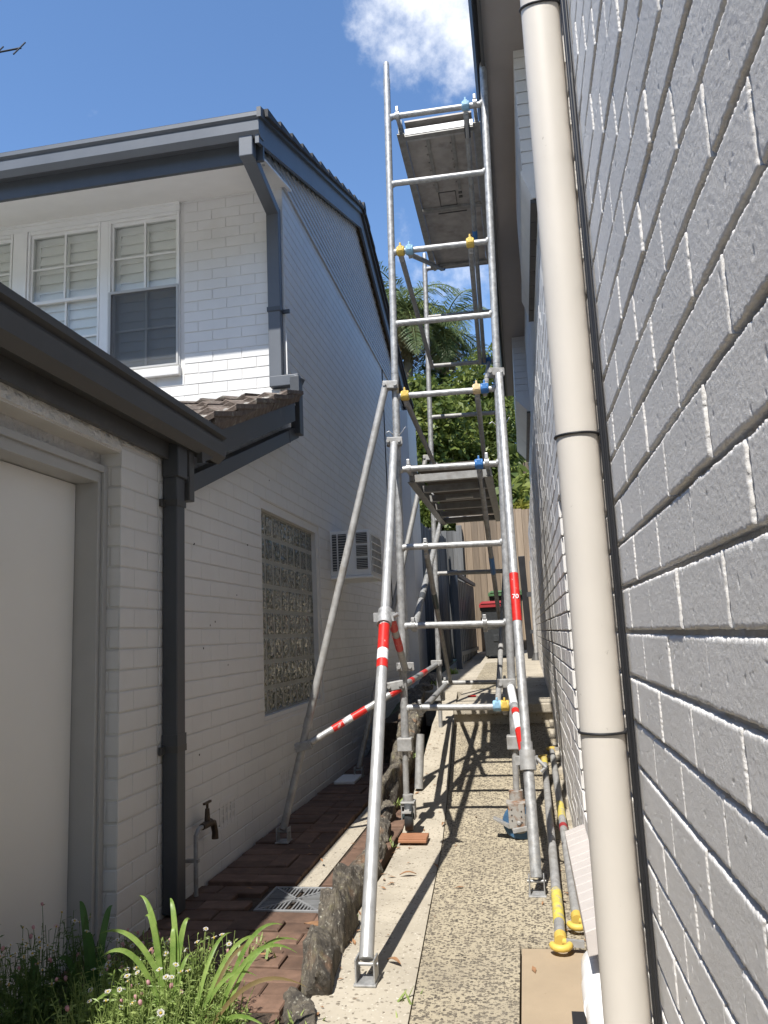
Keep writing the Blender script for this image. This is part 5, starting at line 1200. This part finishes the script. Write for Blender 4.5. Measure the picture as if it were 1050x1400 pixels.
# ================================================================== trees beyond the fence
def leafcloud(mb, centres, n, size, asp, seed, droop=.3):
    r = random.Random(seed)
    tot = sum(c[3] ** 2 for c in centres)
    for cx, cy, cz, rad in centres:
        k = int(n * rad ** 2 / tot)
        for _ in range(k):
            v = Vector((r.gauss(0, 1), r.gauss(0, 1), r.gauss(0, 1))).normalized() * rad * (r.random() ** .38)
            v.z *= .85
            nn = noise.noise(Vector((cx + v.x, cy + v.y, cz + v.z)) * 1.4 + Vector((seed, 0, 0)))
            if nn < -.12 and r.random() < .75: continue
            p = Vector((cx, cy, cz)) + v
            d = Vector((r.gauss(0, 1), r.gauss(0, 1), r.gauss(0, .7) - droop)).normalized(); s_ = d.cross(Vector((r.gauss(0, 1), r.gauss(0, 1), r.gauss(0, 1)))).normalized()
            L = size * r.uniform(.6, 1.35); w = L * asp
            mb.add([p - s_ * w * .15, p + d * L * .45 - s_ * w * .5, p + d * L, p + d * L * .45 + s_ * w * .5], [(0, 1, 2, 3)])
def tree(name, label, cat, base, trunk, centres, n, size, asp, m, seed, group=None, droop=.3):
    t = root(name, label, cat, base, group)
    q = MB(); q.tube([Vector(base)] + [Vector(p) for p in trunk], [.13] + [.10 - .05 * i / max(1, len(trunk)) for i in range(len(trunk))], 10)
    r = random.Random(seed)
    for c in centres:
        j = Vector(trunk[r.randrange(len(trunk))]); e = Vector(c[:3]); q.tube([j, j.lerp(e, .5) + Vector((r.uniform(-.2, .2), r.uniform(-.2, .2), .1)), e], [.05, .035, .012], 6)
    q.build('trunk', 'bark', t)
    q = MB(); leafcloud(q, centres, n, size, asp, seed, droop); q.build('crown', m, t)
    return t
GZ = -.42
tree('bushy_tree', 'tall yellowish green feathery tree rising beyond the brown fence', 'tree', (-.7, 20.5, GZ), [(-.75, 20.5, 1.5), (-.7, 20.6, 3.2), (-.6, 20.5, 4.6)],
     [(-0.9, 20.4, 6.8, 0.75), (-0.35, 20.6, 6.5, 0.8), (-1.3, 20.3, 6.1, 0.75), (-0.2, 20.2, 5.5, 0.9), (-1.0, 20.0, 5.3, 0.9), (0.1, 20.6, 5.9, 0.6), (-0.6, 20.2, 4.5, 0.9), (-1.5, 20.6, 5.2, 0.7), (-0.5, 20.5, 7.4, 0.45), (-0.7, 20.4, 4.0, 0.8), (0.15, 20.5, 4.0, 0.8)], 17000, .20, .34, 'leaf_bamboo', 31, droop=.5)
tree('bushy_tree', 'dark green dense tree behind the grey fence', 'tree', (-2.2, 19.0, GZ), [(-2.2, 19.0, 1.2), (-2.15, 19.0, 2.6), (-2.1, 19.1, 4.0)],
     [(-2.3, 19.0, 5.9, 0.9), (-1.7, 18.8, 5.3, 0.85), (-2.5, 18.6, 4.8, 0.9), (-1.6, 18.5, 3.0, 0.9), (-2.2, 18.5, 2.4, 0.9), (-2.8, 19.2, 5.7, 0.9), (-1.2, 18.9, 2.6, 0.6), (-1.3, 18.9, 4.9, 0.6), (-2.3, 18.8, 4.2, 0.8), (-1.8, 18.7, 3.6, 0.8)], 15000, .20, .45, 'leaf_bamboo', 32)
tree('bushy_tree', 'dark-leaved tree mass behind the middle of the brown fence', 'tree', (-.2, 22.0, GZ), [(-.2, 22.0, 1.2), (-.2, 22.0, 2.6), (-.1, 22.1, 3.6)],
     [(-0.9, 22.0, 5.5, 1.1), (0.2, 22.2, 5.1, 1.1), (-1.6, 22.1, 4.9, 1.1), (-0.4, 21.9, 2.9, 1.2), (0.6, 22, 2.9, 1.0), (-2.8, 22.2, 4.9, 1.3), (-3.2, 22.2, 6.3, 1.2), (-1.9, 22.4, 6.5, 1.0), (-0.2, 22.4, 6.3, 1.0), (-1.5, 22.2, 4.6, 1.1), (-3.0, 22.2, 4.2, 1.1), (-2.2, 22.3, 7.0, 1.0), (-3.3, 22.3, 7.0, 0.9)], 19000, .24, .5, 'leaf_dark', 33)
tree('broadleaf_shrub', 'glossy broad leaved shrub peeping over the brown fence near the right wall', 'shrub', (.15, 17.2, GZ), [(.15, 17.2, 1.0), (.15, 17.2, 2.2)],
     [(.0, 17.2, 3.0, .38), (.35, 17.3, 3.2, .4), (.1, 17.0, 2.6, .4), (.5, 17.2, 2.7, .4)], 1100, .30, .36, 'leaf_bamboo', 34)
tree('yellow_shrub', 'yellow green shrub just above the brown fence by the right wall', 'shrub', (.05, 16.4, GZ), [(.05, 16.4, 1.0), (.05, 16.4, 2.0)],
     [(-.15, 16.4, 2.45, .25), (.2, 16.4, 2.5, .28)], 900, .20, .25, 'leaf_yellow', 35)
# fan palm
fp = root('fan_palm', 'small fan palm with one sunlit fan leaf beside the right wall end', 'palm', (.35, 19.0, GZ))
q = MB(); q.tube([(.35, 19.0, GZ), (.36, 19, 2.5), (.34, 19, 4.1)], [.12, .10, .08], 10); q.build('trunk', 'bark', fp)
r = random.Random(4)
for k in range(7):
    an = k * 2.4 + .9; c = Vector((.34 + .38 * math.cos(an), 19 - .2 + .38 * math.sin(an) * .8, 4.15 + .25 * math.sin(k * 1.7))); q = MB(); q.tube([(.34, 19, 4.05), c], .012, 5); ax = (c - Vector((.34, 19, 4.05))).normalized(); sd = ax.cross(Vector((0, 0, 1))).normalized()
    for j in range(21):
        t = math.radians(-95 + 190 * j / 20); d = (ax * math.cos(t) + sd * math.sin(t)).normalized(); L = .62 * r.uniform(.85, 1.05); nz_ = d.cross(sd.cross(ax)).normalized(); e = c + d * L + Vector((0, 0, -.30 * L)); m_ = c + d * L * .55
        q.add([c, m_ - nz_ * .028, e, m_ + nz_ * .028], [(0, 1, 2, 3)])
    q.build('fan_leaf', 'leaf_palm' if k % 3 else 'leaf_bamboo', fp)
# feather palms
def feather_palm(label, base, top, nf, L, seed, dry=5, aim=None):
    t = root('feather_palm', label, 'palm', base, None); b = Vector(base); tp = Vector(top)
    q = MB(); pts = [b.lerp(tp, i / 10) + Vector((.10 * math.sin(i * .7), 0, 0)) for i in range(11)]; q.tube(pts, [.17 - .004 * i + (.012 if i % 2 else 0) for i in range(11)], 12); q.build('trunk', 'bark', t)
    r = random.Random(seed)
    for k in range(nf + dry):
        isd = k >= nf; az = k * 2.399 + r.uniform(-.2, .2)
        el = math.radians(r.uniform(-30, 70)) if not isd else math.radians(r.uniform(-80, -50)); ln = L * r.uniform(.8, 1.1) * (.75 if isd else 1)
        d0 = Vector((math.cos(az) * math.cos(el), math.sin(az) * math.cos(el), math.sin(el))); p = tp + Vector((0, 0, .1)); n_ = 22; pts = [p.copy()]; d = d0.copy()
        for i in range(n_):
            d = (d + Vector((0, 0, -.085 if not isd else -.05))).normalized(); p = p + d * (ln / n_); pts.append(p.copy())
        q = MB(); q.tube(pts, [.028 * (1 - i / (n_ + 1)) + .005 for i in range(n_ + 1)], 5, caps=False)
        for i in range(2, n_ + 1):
            for sub in range(3):
                c = pts[i - 1].lerp(pts[i], sub / 3); tg = (pts[i] - pts[i - 1]).normalized(); sd = tg.cross(Vector((0, 0, 1)))
                if sd.length < .05: continue
                sd.normalize(); u_ = i / n_
                for s_ in (-1, 1):
                    ll = .62 * math.sin(math.pi * min(1, .15 + u_ * .8)) * r.uniform(.8, 1.15); dd = (sd * s_ + tg * .55 + Vector((0, 0, r.uniform(-.55, .30)))).normalized(); wv = tg * .016
                    m_ = c + dd * ll * .5; e = c + dd * ll + Vector((0, 0, -.28 * ll)); q.add([c - wv * .6, m_ - wv, e, m_ + wv], [(0, 1, 2, 3)])
        q.build('frond', 'leaf_palm_dry' if isd else 'leaf_palm', t)
    return t
feather_palm('tall feather palm with drooping fronds rising beyond the left roof', (-2.5, 21.5, GZ), (-2.80, 21.5, 9.55), 30, 2.7, 51, dry=12)
feather_palm('lower feather palm whose fronds show between the scaffold braces', (-1.9, 22.5, GZ), (-1.80, 22.5, 9.15), 20, 2.3, 52, dry=7)

# television aerial on the left house, only its tips in frame
an = root('tv_antenna', 'thin grey television aerial above the left roof at the frame edge', 'antenna', (-5.95, 7.2, 4.6))
q = MB(); q.tube([(-5.95, 7.2, 4.4), (-5.95, 7.2, 7.05)], .016, 8); q.build('mast', 'galv_old', an)
q = MB(); q.tube([(-6.6, 7.2, 7.0), (-5.32, 7.2, 7.0)], .012, 6); q.build('boom', 'black', an)
for k in range(5):
    q = MB(); x = -6.5 + .29 * k; q.tube([(x, 7.1, 7.0 - .16), (x, 7.3, 7.0 + .16)], .009, 5); q.build('element', 'black', an)

# unseen leafy belt added behind the viewer to block the low sky
q = MB(); r = random.Random(90); cs = []
for k in range(26): cs.append((-17 + 1.4 * k + r.uniform(-.6, .6), -12.5 + r.uniform(-1.2, 1.2), r.uniform(2.0, 8.0), r.uniform(2.3, 3.4)))
leafcloud(q, cs, 22000, .6, .55, 91)
for c in cs[::3]: q.tube([(c[0], c[1], -1.45), (c[0], c[1], c[2])], [.22, .12], 8, mi=1)
tag(q.build('sky_blocking_trees', ['leaf_dark', 'bark']), 'unseen leafy belt added behind the viewer to block low sky', 'trees', kind='stuff')
# ================================================================== flower bed in front
tagbed = MB(); 
n = 18; vs = []; 
for j in range(n + 1):
    for i in range(n + 1):
        x = -1.64 + .80 * i / n; y = 1.2 + 1.45 * j / n; e = min(i, n - i, j, n - j) / n
        vs.append((x, y, -1.205 + min(.09, e * .6) * (1 + .5 * noise.noise(Vector((x * 5, y * 5, 0))))))
tagbed.add(vs, [(j * (n + 1) + i, j * (n + 1) + i + 1, (j + 1) * (n + 1) + i + 1, (j + 1) * (n + 1) + i) for j in range(n) for i in range(n)], True)
tag(tagbed.build('flower_bed_soil', 'soil'), kind='structure')
def flower_mesh(name, m, seed, n=16):
    r = random.Random(seed); mb = MB(); R = .0105
    for k in range(n):
        a = 2 * math.pi * k / n; b = a + .17; c = a - .17; rr_ = R * r.uniform(.88, 1.06)
        mb.add([(.003 * math.cos(a), .003 * math.sin(a), .001), (rr_ * .7 * math.cos(c), rr_ * .7 * math.sin(c), .0025), (rr_ * math.cos(a), rr_ * math.sin(a), .0015 + r.uniform(-.0015, .002)), (rr_ * .7 * math.cos(b), rr_ * .7 * math.sin(b), .0025)], [(0, 1, 2, 3)], mi=0)
    mb.tube([(0, 0, -.003), (0, 0, .002), (0, 0, .0034)], [.002, .003, .002], 8, mi=1)
    return mesh_only(mb, name, [m, 'pollen'])
FL = [flower_mesh('flower', 'petal', i) for i in range(3)] + [flower_mesh('flower', 'petal_pink', 9)]
def bud_mesh():
    mb = MB(); mb.tube([(0, 0, -.005), (0, 0, 0), (0, 0, .006), (0, 0, .009)], [.002, .005, .005, .002], 8, mi=0); return mesh_only(mb, 'flower_bud', ['petal_pink'])
BUD = bud_mesh()
def stem_pts(r, base, h, lean):
    pts = [Vector(base)]; d = Vector((lean[0], lean[1], 1)).normalized(); p = pts[0].copy()
    for i in range(6):
        d = (d + Vector((r.uniform(-.12, .12), r.uniform(-.12, .12), .05))).normalized(); p = p + d * (h / 6); pts.append(p.copy())
    return pts
def daisy(label, boxes, nstem, nflow, hmin, hmax, m, seed, minleaf=14):
    r = random.Random(seed); t = root('daisy_plant', label, 'daisy plant', (boxes[0][0], boxes[0][2], -1.2), 'daisies in the bed')
    q = MB(); tips = []
    for s in range(nstem):
        bx = r.choice(boxes); x = r.uniform(bx[0], bx[1]); y = r.uniform(bx[2], bx[3]); h = r.uniform(hmin, hmax) * bx[4]
        pts = stem_pts(r, (x, y, -1.17), h, (r.uniform(-.3, .3), r.uniform(-.25, .25))); q.tube(pts, [.0016, .0015, .0014, .0013, .0012, .0011, .0009], 4, caps=False)
        tips.append((pts[-1], (pts[-1] - pts[-2]).normalized(), h))
        for k in range(minleaf + r.randrange(10)):
            i = r.randrange(0, 6); c = pts[i].lerp(pts[i + 1], r.random()); d = Vector((r.gauss(0, 1), r.gauss(0, 1), r.uniform(.0, 1.0))).normalized(); L = r.uniform(.012, .034) * (1.15 - .08 * i); sd = d.cross(Vector((r.gauss(0, 1), r.gauss(0, 1), 1))).normalized() * L * .11
            q.add([c, c + d * L * .5 - sd, c + d * L + Vector((0, 0, -.15 * L)), c + d * L * .5 + sd], [(0, 1, 2, 3)])
    q.build('foliage', m, t, kind='stuff')
    tips.sort(key=lambda e: -e[2] + r.uniform(-.1, .1))
    for k, (p, d, h) in enumerate(tips[:nflow]):
        bud = r.random() < .18; me = BUD if bud else (FL[3] if r.random() < .16 else FL[r.randrange(3)])
        nn = (d + Vector((r.uniform(-.7, .7), r.uniform(-.9, .3), .4))).normalized(); s_ = r.uniform(.75, 1.15)
        inst('flower_bud' if bud else 'flower', me, t, p, scale=(s_, s_, s_), rot=nn.to_track_quat('Z', 'Y').to_euler())
    return t
daisy('sunlit mass of small white and pink daisies at the front left corner', [(-1.30, -1.00, 2.02, 2.52, 1.0), (-1.22, -.88, 1.95, 2.36, .75), (-1.32, -1.05, 2.05, 2.45, 1.05)], 1900, 80, .10, .27, 'leaf_fine', 61)
daisy('shaded straggling daisies against the pale garage door', [(-1.62, -1.33, 2.02, 2.55, 1.0), (-1.64, -1.45, 2.1, 2.5, 1.2)], 300, 40, .10, .30, 'leaf_fine_shaded', 62)
def strap_plant(label, base, leaves, m, seed, name='strap_leaf_plant'):
    """leaves: (tip x, y, z, arch height, width)"""
    r = random.Random(seed); t = root(name, label, 'strap-leaved plant', base, None)
    for (tx, ty, tz, arch, w) in leaves:
        w *= .62
        a = Vector(base) + Vector((r.uniform(-.03, .03), r.uniform(-.03, .03), 0)); e = Vector((tx, ty, tz)); c = a.lerp(e, .42); c.z = max(a.z, e.z) + arch; n = 16; L = []; vs = []; fs = []
        for i in range(n + 1):
            u = i / n; L.append(a * (1 - u) ** 2 + c * 2 * u * (1 - u) + e * u * u)
        for i in range(n + 1):
            tg = (L[min(i + 1, n)] - L[max(i - 1, 0)]).normalized(); sd = tg.cross(Vector((.25, -1, .3))).normalized(); u = i / n; ww = w * (.75 + .25 * math.sin(u * 3)) * (1 if u < .6 else max(.04, 1 - ((u - .6) / .4) ** 1.8))
            up_ = sd.cross(tg); vs += [L[i] - sd * ww / 2 + up_ * ww * .10, L[i], L[i] + sd * ww / 2 + up_ * ww * .10]
        for i in range(n): fs += [(i * 3, i * 3 + 1, i * 3 + 4, i * 3 + 3), (i * 3 + 1, i * 3 + 2, i * 3 + 5, i * 3 + 4)]
        q = MB(); q.add(vs, fs, True); q.build('strap_leaf', 'leaf_palm_dry' if (m == 'leaf_strap' and r.random() < .13) else m, t)
    return t
strap_plant('bright green strap-leaved plant arching over the bricks beside the front stone', (-.985, 2.22, -1.17), [(-.86, 2.40, -.90, .05, .017), (-.74, 2.42, -.90, .09, .020), (-.68, 2.30, -.98, .12, .020), (-.93, 2.36, -.86, .04, .018), (-.90, 2.10, -1.10, .06, .02), (-1.0, 2.10, -1.02, .06, .018), (-.90, 2.30, -.98, .05, .014), (-.76, 2.20, -1.05, .09, .018), (-.77, 2.36, -.835, .06, .020), (-.83, 2.36, -.87, .07, .019), (-.72, 2.34, -.905, .13, .021), (-.83, 2.30, -.955, .09, .018), (-.66, 2.22, -1.13, .12, .022), (-.72, 2.14, -1.13, .06, .022), (-.93, 2.12, -1.05, .05, .014), (-.80, 2.12, -1.12, .07, .016)], 'leaf_strap', 71)
strap_plant('upright bright strap-leaved plant rising out of the daisies', (-1.06, 2.24, -1.15), [(-1.16, 2.26, -.785, .05, .028), (-1.20, 2.30, -.74, .02, .026), (-1.12, 2.34, -.76, .03, .026), (-1.28, 2.22, -.82, .06, .024), (-1.09, 2.30, -.83, .04, .026), (-1.05, 2.33, -.815, .05, .026), (-1.25, 2.16, -.865, .10, .024), (-1.22, 2.05, -.95, .10, .02), (-1.03, 2.3, -.90, .03, .018)], 'leaf_strap', 72)
strap_plant('dark shaded strap-leaved plant by the garage doorway', (-1.40, 2.40, -1.15), [(-1.47, 2.42, -.80, .02, .036), (-1.37, 2.45, -.82, .02, .034), (-1.42, 2.38, -.88, .03, .034), (-1.33, 2.42, -.95, .04, .03), (-1.50, 2.35, -.95, .05, .03), (-1.30, 2.35, -1.0, .05, .03)], 'leaf_strap_shaded', 73)
strap_plant('dark shaded strap-leaved plant at the left frame edge', (-1.56, 2.33, -1.15), [(-1.585, 2.34, -.94, .02, .038), (-1.54, 2.30, -.99, .03, .036), (-1.48, 2.30, -1.03, .05, .034), (-1.63, 2.3, -.98, .02, .036), (-1.64, 2.2, -1.02, .05, .03), (-1.50, 2.25, -1.0, .04, .03), (-1.62, 2.4, -1.0, .04, .028)], 'leaf_strap_shaded', 74)
# low broad leaves at the front edge
t = root('ground_plant', 'low bright broad-leaved weed at the foot of the front stone', 'weed', (-.84, 2.28, -1.19)); r = random.Random(8)
for k in range(34):
    a = r.uniform(0, 6.28); L = r.uniform(.03, .055); c = Vector((-.87 + r.uniform(-.07, .08), 2.24 + r.uniform(-.08, .07), -1.16 + r.uniform(0, .06))); d = Vector((math.cos(a), math.sin(a), r.uniform(-.1, .5))).normalized(); sd = d.cross(Vector((0, 0, 1))).normalized() * L * .28
    q = MB(); q.add([c, c + d * L * .45 - sd, c + d * L, c + d * L * .45 + sd, c + d * L * .5 + Vector((0, 0, -.004))], [(0, 1, 4), (1, 2, 4), (2, 3, 4), (3, 0, 4)]); q.build('leaf', 'leaf_strap', t)
# fallen leaves
def dead(x, y, z, L, rz, lab):
    q = MB(); n = 5; vs = []
    for i in range(n + 1):
        u = i / n; w = L * .16 * math.sin(math.pi * (u * .94 + .03)); zz = .004 + .012 * math.sin(u * 3.1) ; xx = (u - .5) * L
        for s_ in (-1, 0, 1): vs.append((x + xx * math.cos(rz) - s_ * w * math.sin(rz), y + xx * math.sin(rz) + s_ * w * math.cos(rz), z + zz + (.004 if s_ else 0)))
    q.add(vs, [(i * 3 + k, i * 3 + k + 1, (i + 1) * 3 + k + 1, (i + 1) * 3 + k) for i in range(n) for k in range(2)], True); tag(q.build('fallen_leaf', 'dead_leaf'), lab, 'leaf', 'dry fallen leaves')
dead(-.66, 4.05, prof(4) + .004, .085, .2, 'dry brown leaf on the plain concrete strip below the castor')
dead(-.56, 3.02, prof(3) + .004, .07, -.6, 'dry curled leaf on concrete near the nearest outrigger foot')
dead(-.92, 3.26, -1.165, .14, -.5, 'long curled dry leaf on the bricks beside the tallest edging stone')
dead(-.57, 4.95, prof(4.95) + .006, .06, 1.3, 'small reddish leaf on concrete beside the left castor')
dead(-1.30, 3.02, -1.165, .09, .4, 'dark dry leaf on the shaded bricks near the downpipe')

# dry litter caught along the stones, the wall foot and the path joints
q = MB(); r = random.Random(77)
for k in range(260):
    y = r.uniform(2.4, 9.5); z_ = r.random()
    if z_ < .45: x = kerb_edge(y) + abs(r.gauss(.02, .05)); z = prof_left(y) + .006
    elif z_ < .65: x = .17 - abs(r.gauss(0, .05)); z = prof(y) + .008
    elif z_ < .8: x = r.uniform(-.78, .15); z = prof(y) + .009 if x > agg_edge(y) else prof_left(y) + .006
    else: x = r.uniform(-1.62, -.95); z = -1.157; y = r.uniform(2.6, 6.5)
    if STEP - .1 < y < 8.5: continue
    L = r.uniform(.006, .026); a = r.uniform(0, 6.28); d = Vector((math.cos(a), math.sin(a), r.uniform(-.1, .3))) * L; sd = Vector((-math.sin(a), math.cos(a), r.uniform(-.3, .3))) * L * r.uniform(.15, .4); c = Vector((x, y, z))
    q.add([c - d, c - sd + Vector((0, 0, .002)), c + d, c + sd + Vector((0, 0, .002))], [(0, 1, 2, 3)])
tag(q.build('leaf_litter', 'dead_leaf'), 'small dry leaf litter scattered on the paths', 'leaf litter', kind='stuff')
# little weeds in the joint beside the stones
q = MB()
for cx, cy, nn in ((-.80, 2.52, 40), (-.83, 3.46, 26), (-.86, 4.62, 22), (-1.08, 3.02, 34), (-.47, 2.7, 8), (-.90, 5.3, 30), (-.93, 6.3, 26), (-1.02, 9.2, 60), (-.98, 10.6, 60)):
    for k in range(nn):
        zz = prof_left(cy) if cx > -1.0 or cy > 7 else -1.165
        c = Vector((cx + r.gauss(0, .03), cy + r.gauss(0, .05), zz)); a = r.uniform(0, 6.28); L = r.uniform(.02, .06) * (2 if cy > 8 else 1); d = Vector((math.cos(a) * .6, math.sin(a) * .6, r.uniform(.3, 1))).normalized() * L; sd = d.cross(Vector((0, 0, 1))).normalized() * L * .09
        q.add([c - sd, c + d * .5 - sd, c + d, c + d * .5 + sd, c + sd], [(0, 1, 3, 4), (1, 2, 3)])
tag(q.build('small_weeds', 'leaf_fine'), 'tufts of small green weeds in the joints of the paths', 'weeds', kind='stuff')
